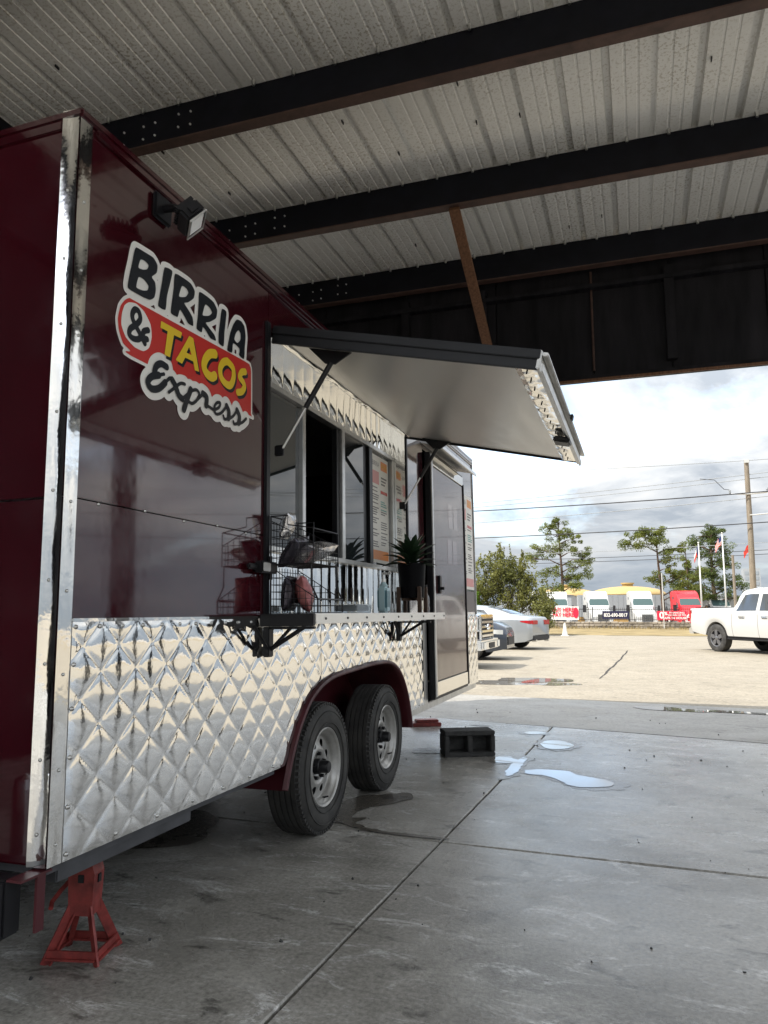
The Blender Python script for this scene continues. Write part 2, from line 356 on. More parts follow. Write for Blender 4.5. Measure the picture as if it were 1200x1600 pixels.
# ------------------------------------------------------------------ mesh helpers
class MB:
    def __init__(s):
        s.v = []; s.f = []
    def add(s, vs, fs):
        o = len(s.v)
        s.v += [tuple(p) for p in vs]
        s.f += [tuple(i + o for i in f) for f in fs]
        return s
    def box(s, x0, x1, y0, y1, z0, z1, mat=None):
        vs = [Vector(p) for p in ((x0, y0, z0), (x1, y0, z0), (x1, y1, z0), (x0, y1, z0), (x0, y0, z1), (x1, y0, z1), (x1, y1, z1), (x0, y1, z1))]
        if mat is not None: vs = [mat @ p for p in vs]
        return s.add(vs, [(0, 3, 2, 1), (4, 5, 6, 7), (0, 1, 5, 4), (1, 2, 6, 5), (2, 3, 7, 6), (3, 0, 4, 7)])
    def bbox(s, x0, x1, y0, y1, z0, z1, b=0.01, mat=None):
        """box with chamfered edges"""
        bm = bmesh.new()
        bmesh.ops.create_cube(bm, size=1)
        for v in bm.verts:
            v.co = Vector(((x0 + x1) / 2 + v.co.x * (x1 - x0), (y0 + y1) / 2 + v.co.y * (y1 - y0), (z0 + z1) / 2 + v.co.z * (z1 - z0)))
        b = min(b, 0.45 * min(abs(x1 - x0), abs(y1 - y0), abs(z1 - z0)))
        bmesh.ops.bevel(bm, geom=list(bm.edges), offset=b, segments=2, affect='EDGES')
        bm.verts.index_update()
        vs = [(mat @ v.co) if mat is not None else v.co.copy() for v in bm.verts]
        fs = [[v.index for v in f.verts] for f in bm.faces]
        bm.free()
        return s.add(vs, fs)
    def cyl(s, p0, p1, r0, r1=None, n=12, caps=True):
        p0 = Vector(p0); p1 = Vector(p1); r1 = r0 if r1 is None else r1
        d = (p1 - p0).normalized()
        a = d.orthogonal().normalized(); b = d.cross(a)
        vs = []
        for p, r in ((p0, r0), (p1, r1)):
            for i in range(n):
                t = 2 * math.pi * i / n
                vs.append(p + a * (r * math.cos(t)) + b * (r * math.sin(t)))
        fs = [(i, (i + 1) % n, n + (i + 1) % n, n + i) for i in range(n)]
        if caps: fs += [tuple(range(n - 1, -1, -1)), tuple(range(n, 2 * n))]
        return s.add(vs, fs)
    def tube(s, pts, r, n=6):
        pts = [Vector(p) for p in pts]
        rr = r if isinstance(r, (list, tuple)) else [r] * len(pts)
        vs = []; prev = None
        for i, p in enumerate(pts):
            d = (pts[min(i + 1, len(pts) - 1)] - pts[max(i - 1, 0)]).normalized()
            a = d.orthogonal().normalized() if prev is None else (prev - d * prev.dot(d)).normalized()
            prev = a; b = d.cross(a)
            for k in range(n):
                t = 2 * math.pi * k / n
                vs.append(p + a * (rr[i] * math.cos(t)) + b * (rr[i] * math.sin(t)))
        fs = []
        for i in range(len(pts) - 1):
            for k in range(n):
                fs.append((i * n + k, i * n + (k + 1) % n, (i + 1) * n + (k + 1) % n, (i + 1) * n + k))
        fs += [tuple(range(n - 1, -1, -1)), tuple(range((len(pts) - 1) * n, len(pts) * n))]
        return s.add(vs, fs)
    def lathe(s, prof, c=(0, 0, 0), ax='X', n=40, mat=None):
        """prof: list of (axial, radius)"""
        vs = []
        for a, r in prof:
            for k in range(n):
                t = 2 * math.pi * k / n
                p = {'X': (a, r * math.cos(t), r * math.sin(t)), 'Z': (r * math.cos(t), r * math.sin(t), a), 'Y': (r * math.cos(t), a, r * math.sin(t))}[ax]
                p = Vector(p) + Vector(c)
                vs.append(mat @ p if mat is not None else p)
        fs = []
        for i in range(len(prof) - 1):
            for k in range(n):
                fs.append((i * n + k, i * n + (k + 1) % n, (i + 1) * n + (k + 1) % n, (i + 1) * n + k))
        return s.add(vs, fs)
    def prism(s, poly, fn, d0, d1):
        """poly of (a,b); fn(a,b,d) -> point"""
        n = len(poly)
        vs = [fn(a, b, d0) for a, b in poly] + [fn(a, b, d1) for a, b in poly]
        fs = [(i, (i + 1) % n, n + (i + 1) % n, n + i) for i in range(n)] + [tuple(range(n - 1, -1, -1)), tuple(range(n, 2 * n))]
        return s.add(vs, fs)
    def grid(s, fn, nu, nv):
        vs = [fn(i / nu, j / nv) for j in range(nv + 1) for i in range(nu + 1)]
        fs = [(j * (nu + 1) + i, j * (nu + 1) + i + 1, (j + 1) * (nu + 1) + i + 1, (j + 1) * (nu + 1) + i) for j in range(nv) for i in range(nu)]
        return s.add(vs, fs)
    def mesh(s, name, fix=True):
        me = bpy.data.meshes.new(name)
        me.from_pydata(s.v, [], s.f)
        me.update()
        if fix:
            bm = bmesh.new(); bm.from_mesh(me)
            bmesh.ops.recalc_face_normals(bm, faces=bm.faces)
            bm.to_mesh(me); bm.free()
        return me
    def build(s, name, mat, parent=None, smooth=False, fix=True, ang=None):
        me = s.mesh(name, fix)
        me.materials.append(MT[mat] if isinstance(mat, str) else mat)
        o = bpy.data.objects.new(name, me)
        COL.objects.link(o)
        if parent is not None: o.parent = parent
        if smooth:
            me.polygons.foreach_set('use_smooth', [True] * len(me.polygons))
            if ang:
                me.set_sharp_from_angle(angle=R(ang))
        return o

def empty(name, loc=(0, 0, 0), rot=(0, 0, 0), parent=None):
    o = bpy.data.objects.new(name, None)
    o.empty_display_size = 0.1
    COL.objects.link(o)
    o.location = loc; o.rotation_euler = rot
    if parent is not None: o.parent = parent
    return o

def tag(o, label=None, cat=None, group=None, kind=None):
    if label: o['label'] = label
    if cat: o['category'] = cat
    if group: o['group'] = group
    if kind: o['kind'] = kind
    return o

def inst(src, name, parent=None, loc=None, rot=None, scale=None):
    o = bpy.data.objects.new(name, src.data)
    COL.objects.link(o)
    o.parent = parent
    if loc is not None: o.location = loc
    if rot is not None: o.rotation_euler = rot
    if scale is not None: o.scale = scale
    return o

def copy_tree(o, parent=None):
    c = o.copy(); COL.objects.link(c); c.parent = parent
    for ch in list(o.children): copy_tree(ch, c)
    return c

def tri_noise(p, s=1.0, seed=0.0):
    from mathutils import noise
    return noise.noise(Vector(p) * s + Vector((seed, seed * 1.7, seed * 0.3)))

def sdf_poly(X, Y, poly):
    P = np.array(poly, float); Q = np.roll(P, -1, 0)
    d = np.full(X.shape, 1e9); ins = np.zeros(X.shape, bool)
    for (ax, ay), (bx, by) in zip(P, Q):
        ex, ey = bx - ax, by - ay
        t = np.clip(((X - ax) * ex + (Y - ay) * ey) / (ex * ex + ey * ey + 1e-12), 0, 1)
        d = np.minimum(d, np.hypot(X - ax - t * ex, Y - ay - t * ey))
        c = (ay > Y) != (by > Y)
        xi = ax + (Y - ay) / np.where(abs(ey) < 1e-12, 1e-12, ey) * ex
        ins ^= c & (X < xi)
    return np.where(ins, -d, d)

def sdf_stroke(X, Y, pts, w):
    d = np.full(X.shape, 1e9)
    for (ax, ay), (bx, by) in zip(pts[:-1], pts[1:]):
        ex, ey = bx - ax, by - ay
        t = np.clip(((X - ax) * ex + (Y - ay) * ey) / (ex * ex + ey * ey + 1e-12), 0, 1)
        d = np.minimum(d, np.hypot(X - ax - t * ex, Y - ay - t * ey))
    return d - w / 2

def spline(pts, k=6):
    out = []
    n = len(pts)
    for i in range(n - 1):
        p0 = pts[max(i - 1, 0)]; p1 = pts[i]; p2 = pts[i + 1]; p3 = pts[min(i + 2, n - 1)]
        for j in range(k):
            t = j / k
            out.append(tuple(0.5 * ((2 * b) + (-a + c) * t + (2 * a - 5 * b + 4 * c - d) * t * t + (-a + 3 * b - 3 * c + d) * t ** 3) for a, b, c, d in zip(p0, p1, p2, p3)))
    out.append(tuple(pts[-1]))
    return out

def sdf_mesh(D, xs, ys, fn, merge=True):
    """marching squares: fill D<0; fn(x,y)->point"""
    mb = MB()
    H_, W_ = D.shape
    ins = D < 0
    for j in range(H_ - 1):
        i = 0
        while i < W_ - 1:
            c = (ins[j, i], ins[j, i + 1], ins[j + 1, i + 1], ins[j + 1, i])
            if all(c):
                k = i
                while k < W_ - 1 and ins[j, k + 1] and ins[j + 1, k + 1]:
                    k += 1
                    if not merge: break
                mb.add([fn(xs[i], ys[j]), fn(xs[k], ys[j]), fn(xs[k], ys[j + 1]), fn(xs[i], ys[j + 1])], [(0, 1, 2, 3)])
                i = k
                continue
            if any(c):
                P = ((xs[i], ys[j], D[j, i]), (xs[i + 1], ys[j], D[j, i + 1]), (xs[i + 1], ys[j + 1], D[j + 1, i + 1]), (xs[i], ys[j + 1], D[j + 1, i]))
                poly = []
                for a in range(4):
                    p, q = P[a], P[(a + 1) % 4]
                    if p[2] < 0: poly.append((p[0], p[1]))
                    if (p[2] < 0) != (q[2] < 0):
                        t = p[2] / (p[2] - q[2])
                        poly.append((p[0] + (q[0] - p[0]) * t, p[1] + (q[1] - p[1]) * t))
                if len(poly) >= 3:
                    mb.add([fn(*p) for p in poly], [tuple(range(len(poly)))])
            i += 1
    return mb

def text_mesh(body, name, mat, parent, size, mtx, extrude=0.0, align='CENTER', sx=1.0, bold=0.0):
    cu = bpy.data.curves.new(name, 'FONT')
    cu.body = body; cu.size = size; cu.align_x = align; cu.align_y = 'CENTER'; cu.extrude = extrude; cu.resolution_u = 3
    cu.offset = bold
    tmp = bpy.data.objects.new(name + '_tmp', cu)
    COL.objects.link(tmp)
    dg = bpy.context.evaluated_depsgraph_get()
    me = bpy.data.meshes.new_from_object(tmp.evaluated_get(dg))
    bpy.data.objects.remove(tmp); bpy.data.curves.remove(cu)
    me.transform(mtx @ Matrix.Diagonal((sx, 1, 1, 1)))
    me.materials.clear(); me.materials.append(MT[mat])
    o = bpy.data.objects.new(name, me); COL.objects.link(o); o.parent = parent
    return o

# ================================================================== SETTING
def lot_z(y):
    return -0.004 - 0.15 * min(1, max(0, (y - 7.3) / 12.7))

mb = MB()
mb.add([(-400, -300, -0.30), (400, -300, -0.30), (400, 53.2, -0.30), (-400, 53.2, -0.30)], [(0, 1, 2, 3)])
tag(mb.build('ground', 'lot', fix=False), kind='structure')

def j3(x):
    return 7.50 - 0.19 * max(-3, min(5, x))
mb = MB()
xs_ = [-200, -60, -20, -8] + [-6 + 0.5 * i for i in range(31)] + [14, 24, 60, 200]
ys_ = [0, 1, 2.5, 5, 8, 12.7, 20, 33.5]
vs_ = []
for j, dy_ in enumerate(ys_):
    for x in xs_:
        y0 = j3(x) + 0.014 if -6.0 <= x <= 9 else 7.3
        y = y0 if j == 0 else 7.3 + dy_
        vs_.append((x, y, lot_z(y)))
fs_ = [(j * len(xs_) + i, j * len(xs_) + i + 1, (j + 1) * len(xs_) + i + 1, (j + 1) * len(xs_) + i) for j in range(len(ys_) - 1) for i in range(len(xs_) - 1)]
mb.add(vs_, fs_)
lot = mb.build('parking_lot', 'lot', fix=False)
tag(lot, kind='structure')
# sawn joint in the lot and dirt along it
mb = MB()
for i in range(14):
    t0, t1 = i / 14, (i + 1) / 14
    def jp(t, s):
        y = 13.7 + t * 11.5; x = 0.78 + t * 0.3 + 0.012 * math.sin(i * 1.7 + t)
        return (x + s * (0.022 if 0.1 < t < 0.95 else 0.012), y, lot_z(y) + 0.004)
    mb.add([jp(t0, -1), jp(t0, 1), jp(t1, 1), jp(t1, -1)], [(0, 1, 2, 3)])
mb.build('sealed_joint', 'joint', lot, fix=False)

# grey sheet painting the shed shadow's tone onto the lot, up to its edge
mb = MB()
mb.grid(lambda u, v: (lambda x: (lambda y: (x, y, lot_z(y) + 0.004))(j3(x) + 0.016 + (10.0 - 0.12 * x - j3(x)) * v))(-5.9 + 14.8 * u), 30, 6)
tag(mb.build('shade_band', 'shade_band', fix=False), kind='structure')
# verge and kerb between lot and wall
mb = MB()
random.seed(3)
mb.grid(lambda u, v: (-200 + 400 * u, 40.4 + 12.7 * v + (0.25 * math.sin(u * 900) if v < 0.01 else 0), -0.146 + 0.10 * v + 0.05 * tri_noise((u * 400, v * 12, 0), 0.6)), 400, 8)
tag(mb.build('verge', 'verge', fix=False), kind='structure')
mb = MB()
mb.grid(lambda u, v: (-500 + 1000 * u, 53.6 + 900 * v, -0.75), 4, 4)
tag(mb.build('yard', 'yard', fix=False), kind='structure')

# shed floor: single slabs with recessed joints
floor = empty('shed_floor')
tag(floor, kind='structure')
base = MB().box(-6.1, 9.1, -12.1, 6.1, -0.08, -0.045).build('joint_bed', 'joint', floor)
def jx(x0, y): return x0 + 0.0303 * (y - 1.91)
XL = [-6.0, -2.7, 0.5, 3.9, 9.0]
YL = [-12.0, -6.8, -1.6, 3.6, None]
g = 0.006
for j in range(4):
    for i in range(4):
        def cor(ix, iy, sx, sy):
            y = YL[iy] if YL[iy] is not None else None
            x = XL[ix]
            if y is None:
                xx = jx(x, 7.3) if 0 < ix < 4 else x
                y = j3(xx)
            else:
                xx = jx(x, y) if 0 < ix < 4 else x
                if iy == 3: y = 3.6 - 0.02 * xx
            return (xx + sx, y + sy)
        P = [cor(i, j, g, g), cor(i + 1, j, -g, g), cor(i + 1, j + 1, -g, -g), cor(i, j + 1, g, -g)]
        top = []; rim_ = []
        # wobbly worn edges
        ring = []
        for a in range(4):
            p, q = P[a], P[(a + 1) % 4]
            n_ = 26
            for k in range(n_):
                t = k / n_
                ring.append((p[0] + (q[0] - p[0]) * t, p[1] + (q[1] - p[1]) * t))
        cx_ = sum(p[0] for p in P) / 4; cy_ = sum(p[1] for p in P) / 4
        r1 = []
        for (x, y) in ring:
            dd = math.hypot(cx_ - x, cy_ - y)
            w = 0.004 + 0.010 * max(0, tri_noise((x, y, 0), 2.3, 5)) + 0.006 * max(0, tri_noise((x, y, 0), 9.0, 2))
            r1.append((x + (cx_ - x) / dd * w, y + (cy_ - y) / dd * w))
        n_ = len(ring)
        s = MB()
        s.add([(x, y, 0.0) for x, y in r1] + [(x, y, -0.006) for x, y in ring] + [(x, y, -0.06) for x, y in ring],
              [tuple(range(n_))] + [(k, n_ + k, n_ + (k + 1) % n_, (k + 1) % n_) for k in range(n_)] + [(n_ + k, 2 * n_ + k, 2 * n_ + (k + 1) % n_, n_ + (k + 1) % n_) for k in range(n_)])
        s.build('slab', 'floor', floor)

# puddles and damp patches
def blob(cx, cy, rx, ry, seed, ang=0.0, rough=0.16, n=64):
    out = []
    for k in range(n):
        t = 2 * math.pi * k / n
        w = 1 + rough * tri_noise((math.cos(t) * 1.3, math.sin(t) * 1.3, seed), 1.0) * 2 + rough * 0.35 * tri_noise((math.cos(t) * 2.6, math.sin(t) * 2.6, seed * 3.1), 1.0)
        x, y = rx * w * math.cos(t), ry * w * math.sin(t)
        out.append((cx + x * math.cos(ang) - y * math.sin(ang), cy + x * math.sin(ang) + y * math.cos(ang)))
    return out
def sheet(name, poly, z, mat, label=None, cat=None):
    mb = MB()
    n = len(poly)
    cx_ = sum(p[0] for p in poly) / n; cy_ = sum(p[1] for p in poly) / n
    zz = z if callable(z) else (lambda y: z)
    mb.add([(x, y, zz(y)) for x, y in poly], [tuple(range(n))])
    o = mb.build(name, mat, fix=False)
    tag(o, kind='structure')
    return o
PUD = [[(0.699, 5.322), (0.822, 5.386), (0.972, 5.394), (1.066, 5.279), (1.193, 5.222), (1.284, 5.137), (1.28, 5.025), (1.149, 4.944), (1.032, 4.958), (0.96, 5.083), (0.844, 5.202), (0.737, 5.207)],
       [(0.397, 5.643), (0.466, 5.769), (0.542, 5.744), (0.61, 5.616), (0.555, 5.524), (0.437, 5.532)],
       [(0.624, 5.772), (0.586, 5.559), (0.583, 5.196), (0.619, 5.085), (0.658, 5.243), (0.655, 5.441), (0.665, 5.684)],
       [(0.666, 6.383), (0.708, 6.558), (0.839, 6.571), (0.943, 6.386), (0.873, 6.213), (0.749, 6.2)]]
for pp in PUD:
    mx_ = sum(p[0] for p in pp) / len(pp); my_ = sum(p[1] for p in pp) / len(pp)
    sp = spline(pp + [pp[0]], 6)[:-1]
    wob = lambda p, a: (p[0] + a * tri_noise((p[0] * 16, p[1] * 16, 2), 1.0, 3), p[1] + a * tri_noise((p[0] * 16, p[1] * 16, 7), 1.0, 3))
    sheet('damp_patch', [wob((mx_ + (x - mx_) * 1.22 + 0.02 * (1 if x > mx_ else -1), my_ + (y - my_) * 1.25), 0.05) for x, y in sp], 0.0012 + 0.0004 * PUD.index(pp), 'dampfloor')
    sheet('puddle', [wob(p, 0.018) for p in sp], 0.0035 + 0.0004 * PUD.index(pp), 'water')
sheet('damp_patch', blob(0.55, 6.95, 0.16, 0.11, 6.2), 0.0012, 'dampfloor')
sheet('puddle', blob(0.55, 6.95, 0.11, 0.07, 6.2, 0.3), 0.003, 'water')
sheet('puddle', blob(-0.12, 5.80, 0.15, 0.12, 7.7, 0.3), 0.003, 'damp')
sheet('puddle', blob(1.75, 9.28, 0.42, 0.17, 8.4, -0.25), lambda y: lot_z(y) + 0.009, 'water')
sheet('puddle', blob(2.5, 9.2, 0.5, 0.10, 9.1, -0.15), lambda y: lot_z(y) + 0.010, 'water')
LZ = lambda y: lot_z(y) + 0.004
LZ2 = lambda y: lot_z(y) + 0.007
sheet('puddle', blob(-0.78, 12.2, 0.62, 0.42, 10.3, 0.05), LZ, 'water')
sheet('puddle', blob(-0.25, 13.0, 0.62, 0.45, 11.9, 0.1), LZ2, 'water')
sheet('puddle', blob(0.12, 12.25, 0.45, 0.28, 12.5, 0.2), LZ, 'water')
# oily run-off by the tyres
def run_off(pts, z, amp):
    sp = spline(pts + [pts[0]], 8)
    out = []
    for (x, y) in sp[:-1]:
        out.append((x + amp * tri_noise((x * 14, y * 14, 1), 1.0, 2) , y + amp * tri_noise((x * 14, y * 14, 5), 1.0, 4)))
    return sheet('damp_patch', out, z, 'damp')
run_off([(-0.02, 4.05), (0.07, 4.13), (0.13, 4.22), (0.19, 4.30), (0.185, 4.40), (0.11, 4.44), (0.02, 4.38), (-0.10, 4.30), (-0.16, 4.16), (-0.12, 4.05)], 0.003, 0.03)
run_off([(-0.20, 3.82), (-0.10, 3.74), (0.00, 3.70), (0.10, 3.665), (0.22, 3.64), (0.23, 3.66), (0.13, 3.70), (0.06, 3.76), (0.07, 3.84), (0.0, 3.85), (-0.02, 3.95), (0.02, 4.06), (-0.08, 4.08), (-0.2, 4.0)], 0.0034, 0.028)
sheet('damp_patch', blob(0.35, 3.635, 0.26, 0.018, 3.1, -0.02), 0.0045, 'damp')
sheet('damp_patch', blob(-1.0, 3.3, 0.5, 0.35, 13.2, 0.3), 0.003, 'damp')
sheet('damp_patch', blob(0.0, 7.22, 0.10, 0.035, 2.2, 0.0), 0.003, 'damp')

# ================================================================== SHED
shed = empty('open_shed', (0, 0, 0))
tag(shed, 'large open steel shed with ribbed metal roof and dark purlins over the trailer', 'shed')
ZR = 4.74
rib = [(0.0, 0.0), (0.009, 0.048), (0.047, 0.048), (0.056, 0.0), (0.135, 0.0), (0.140, 0.006), (0.152, 0.006), (0.157, 0.0), (0.222, 0.0), (0.227, 0.006), (0.239, 0.006), (0.244, 0.0)]
prof = []
for k in range(3):
    prof += [(x + 0.305 * k, z) for x, z in rib]
prof.append((0.93, -0.0015))
mb = MB()
NY = 14
for j in range(NY + 1):
    for (x, z) in prof:
        mb.v.append((x, -1.85 + 9.5 * j / NY, z))
n_ = len(prof)
mb.f = [(j * n_ + i, j * n_ + i + 1, (j + 1) * n_ + i + 1, (j + 1) * n_ + i) for j in range(NY) for i in range(n_ - 1)]
sheet0 = mb.build('roof_sheet', 'rooftin', shed, fix=False)
sheet0.location = (-2.86, 0, ZR)
for k in range(1, 9):
    inst(sheet0, 'roof_sheet', shed, (-2.86 + 0.915 * k, 0, ZR + 0.0012 * (k % 2)))
# sheeting screws poking through
PY = [7.17, 5.67, 4.17, 2.67, 1.17, -0.33, -1.78]
random.seed(5)
mb = MB()
for y in PY[:5]:
    for k in range(int(7.9 / 0.305)):
        x = -2.8 + 0.305 * k + 0.09
        mb.cyl((x, y - 0.03, ZR - 0.035), (x, y - 0.03, ZR + 0.01), 0.011, 0.015, 6)
tag(mb.build('roof_screws', 'alu', shed), kind='stuff')
mb = MB()
for y in PY[:4]:
    for k in range(30):
        x = random.uniform(-3, 4); yy = y - random.uniform(0.3, 1.2)
        if random.random() < 0.45: mb.box(x - 0.004, x + 0.004, yy - 0.018, yy + 0.018, ZR - 0.018, ZR - 0.001)
tag(mb.build('stray_screw_tips', 'black', shed), kind='stuff')
web = MB()
web.box(-2.8, 5.2, 0, 0.008, 4.475, ZR - 0.004)
web.box(-2.8, 5.2, 0.0085, 0.09, ZR - 0.012, ZR - 0.004)
lip = MB().box(-2.8, 5.2, -0.006, 0.085, 4.462, 4.473).box(-2.8, 5.2, 0.077, 0.085, 4.4735, 4.498)
bl = MB()
for x, dz in ((-1.97, 0.05), (-1.97, 0.15), (-1.80, 0.06), (-1.80, 0.16), (-1.70, 0.07), (-1.70, 0.17), (-1.50, 0.09), (-1.50, 0.19), (-1.40, 0.09), (-1.40, 0.19)):
    bl.cyl((x, -0.010, 4.46 + dz), (x, -0.0005, 4.46 + dz), 0.0075, 0.0075, 8)
p0 = None
for k, y in enumerate(PY):
    if p0 is None:
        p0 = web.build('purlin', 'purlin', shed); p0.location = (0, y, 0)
        f0 = lip.build('bottom_flange', 'flange', p0)
        b0 = bl.build('splice_bolts', 'bolt', p0); tag(b0, kind='stuff')
    else:
        o = inst(p0, 'purlin', shed, (0, y, 0))
        inst(f0, 'bottom_flange', o)
        if k < 6: tag(inst(b0, 'splice_bolts', o), kind='stuff')
# header wall over the opening
HZ0 = 3.36
xs_ = [-2.75, -1.75, -0.78, 0.20, 1.17, 1.90, 2.75, 3.55, 4.22]
for a, b in zip(xs_[:-1], xs_[1:]):
    w = random.uniform(-0.008, 0.008)
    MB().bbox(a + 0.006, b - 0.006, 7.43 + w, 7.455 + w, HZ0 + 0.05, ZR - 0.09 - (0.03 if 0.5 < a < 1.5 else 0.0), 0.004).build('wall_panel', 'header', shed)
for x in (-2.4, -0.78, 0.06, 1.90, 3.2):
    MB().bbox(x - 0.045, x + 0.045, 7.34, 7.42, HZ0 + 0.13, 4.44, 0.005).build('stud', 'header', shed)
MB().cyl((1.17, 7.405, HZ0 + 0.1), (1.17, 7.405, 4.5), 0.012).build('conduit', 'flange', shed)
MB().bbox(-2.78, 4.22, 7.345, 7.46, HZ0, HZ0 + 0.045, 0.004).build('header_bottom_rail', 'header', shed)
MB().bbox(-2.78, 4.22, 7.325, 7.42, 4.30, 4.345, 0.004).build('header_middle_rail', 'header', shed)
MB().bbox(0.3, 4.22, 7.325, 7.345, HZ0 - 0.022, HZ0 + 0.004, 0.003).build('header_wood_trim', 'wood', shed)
# columns
for x, y in ((4.33, 7.40), (4.33, -1.6), (-2.9, -1.6)):
    c = MB()
    c.box(x - 0.10, x + 0.10, y - 0.10, y - 0.088, 0, 4.44).box(x - 0.10, x + 0.10, y + 0.088, y + 0.10, 0, 4.44).box(x - 0.006, x + 0.006, y - 0.0875, y + 0.0875, 0, 4.44)
    if x > 0 and y > 5:   # knee brackets
        for s_ in (-1, 1):
            c.prism([(0.10, 4.43), (0.65, 4.43), (0.10, 3.75)], lambda a, b_, d, s_=s_: (x + s_ * a, y + d, b_), -0.03, 0.03)
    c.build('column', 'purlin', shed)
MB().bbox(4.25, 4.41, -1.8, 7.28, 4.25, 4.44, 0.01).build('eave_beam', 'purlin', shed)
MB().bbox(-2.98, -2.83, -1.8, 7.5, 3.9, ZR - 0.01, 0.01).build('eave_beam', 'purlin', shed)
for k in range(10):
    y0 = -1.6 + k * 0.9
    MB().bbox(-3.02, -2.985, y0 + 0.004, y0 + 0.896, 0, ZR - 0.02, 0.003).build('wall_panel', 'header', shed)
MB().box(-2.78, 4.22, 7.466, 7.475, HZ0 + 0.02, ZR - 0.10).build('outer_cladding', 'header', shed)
# timber prop
d_ = Vector((0.215, 7.33, 3.37)) - Vector((0.165, 5.70, 4.45))
mt = Matrix.Translation(Vector((0.165, 5.70, 4.45))) @ d_.to_track_quat('Z', 'Y').to_matrix().to_4x4()
MB().bbox(-0.045, 0.045, -0.02, 0.02, 0, d_.length, 0.004, mt).build('timber_brace', 'wood', shed)

# logo outlines on the trailer side, metres along and up the wall
DEC_POLY = {
'B': [[(0.267, 1.86), (0.314, 1.865), (0.358, 1.867), (0.382, 1.851), (0.379, 1.822), (0.353, 1.795), (0.372, 1.784), (0.377, 1.758), (0.37, 1.729), (0.348, 1.711), (0.312, 1.705), (0.271, 1.703), (0.232, 1.704), (0.236, 1.741), (0.248, 1.793), (0.257, 1.837)], [(0.291, 1.829), (0.316, 1.834), (0.335, 1.828), (0.326, 1.81), (0.304, 1.799), (0.281, 1.796)], [(0.284, 1.764), (0.313, 1.767), (0.337, 1.756), (0.332, 1.738), (0.307, 1.727), (0.274, 1.724)]] ,
'I': [[(0.423, 1.862), (0.468, 1.869), (0.459, 1.826), (0.441, 1.764), (0.434, 1.71), (0.393, 1.707), (0.399, 1.747), (0.411, 1.805)]] ,
'R': [[(0.484, 1.866), (0.535, 1.873), (0.584, 1.872), (0.61, 1.854), (0.604, 1.824), (0.569, 1.793), (0.544, 1.78), (0.57, 1.766), (0.599, 1.747), (0.605, 1.716), (0.572, 1.713), (0.549, 1.73), (0.52, 1.746), (0.51, 1.721), (0.504, 1.711), (0.466, 1.711), (0.471, 1.759), (0.479, 1.81)], [(0.528, 1.839), (0.557, 1.841), (0.569, 1.83), (0.553, 1.808), (0.528, 1.796), (0.511, 1.794)]] ,
'R2': [[(0.64, 1.864), (0.695, 1.868), (0.74, 1.864), (0.767, 1.842), (0.759, 1.806), (0.715, 1.774), (0.687, 1.76), (0.716, 1.747), (0.75, 1.734), (0.762, 1.715), (0.722, 1.711), (0.688, 1.73), (0.668, 1.735), (0.661, 1.712), (0.627, 1.714), (0.633, 1.763), (0.637, 1.815)], [(0.682, 1.831), (0.713, 1.83), (0.73, 1.817), (0.71, 1.797), (0.681, 1.785), (0.664, 1.783)]] ,
'I2': [[(0.801, 1.861), (0.835, 1.863), (0.831, 1.82), (0.823, 1.771), (0.818, 1.712), (0.782, 1.713), (0.781, 1.755), (0.789, 1.804)]] ,
'A': [[(0.917, 1.862), (0.952, 1.868), (0.979, 1.856), (0.991, 1.818), (0.985, 1.767), (0.98, 1.713), (0.94, 1.716), (0.942, 1.745), (0.891, 1.751), (0.883, 1.708), (0.846, 1.705), (0.854, 1.741), (0.868, 1.787), (0.889, 1.829)], [(0.931, 1.821), (0.948, 1.813), (0.949, 1.786), (0.924, 1.763), (0.9, 1.77), (0.91, 1.799)]] ,
'red': [[(0.221, 1.658), (0.244, 1.674), (0.284, 1.676), (0.987, 1.706), (1.031, 1.7), (1.042, 1.677), (1.045, 1.496), (1.025, 1.484), (0.261, 1.485), (0.258, 1.5), (0.22, 1.513), (0.198, 1.548), (0.191, 1.585), (0.201, 1.629)]] ,
'ring': [[(0.24, 1.658), (0.276, 1.668), (0.319, 1.657), (0.354, 1.626), (0.362, 1.584), (0.35, 1.543), (0.321, 1.521), (0.276, 1.519), (0.231, 1.536), (0.207, 1.57), (0.208, 1.607), (0.219, 1.639)]] ,
'T': [[(0.41, 1.66), (0.534, 1.664), (0.527, 1.64), (0.486, 1.637), (0.466, 1.548), (0.434, 1.547), (0.448, 1.637), (0.407, 1.635)]] ,
'TA': [[(0.579, 1.668), (0.605, 1.668), (0.648, 1.553), (0.619, 1.55), (0.608, 1.58), (0.557, 1.578), (0.538, 1.548), (0.499, 1.55), (0.527, 1.589), (0.555, 1.632)], [(0.58, 1.626), (0.597, 1.6), (0.564, 1.599)]] ,
}
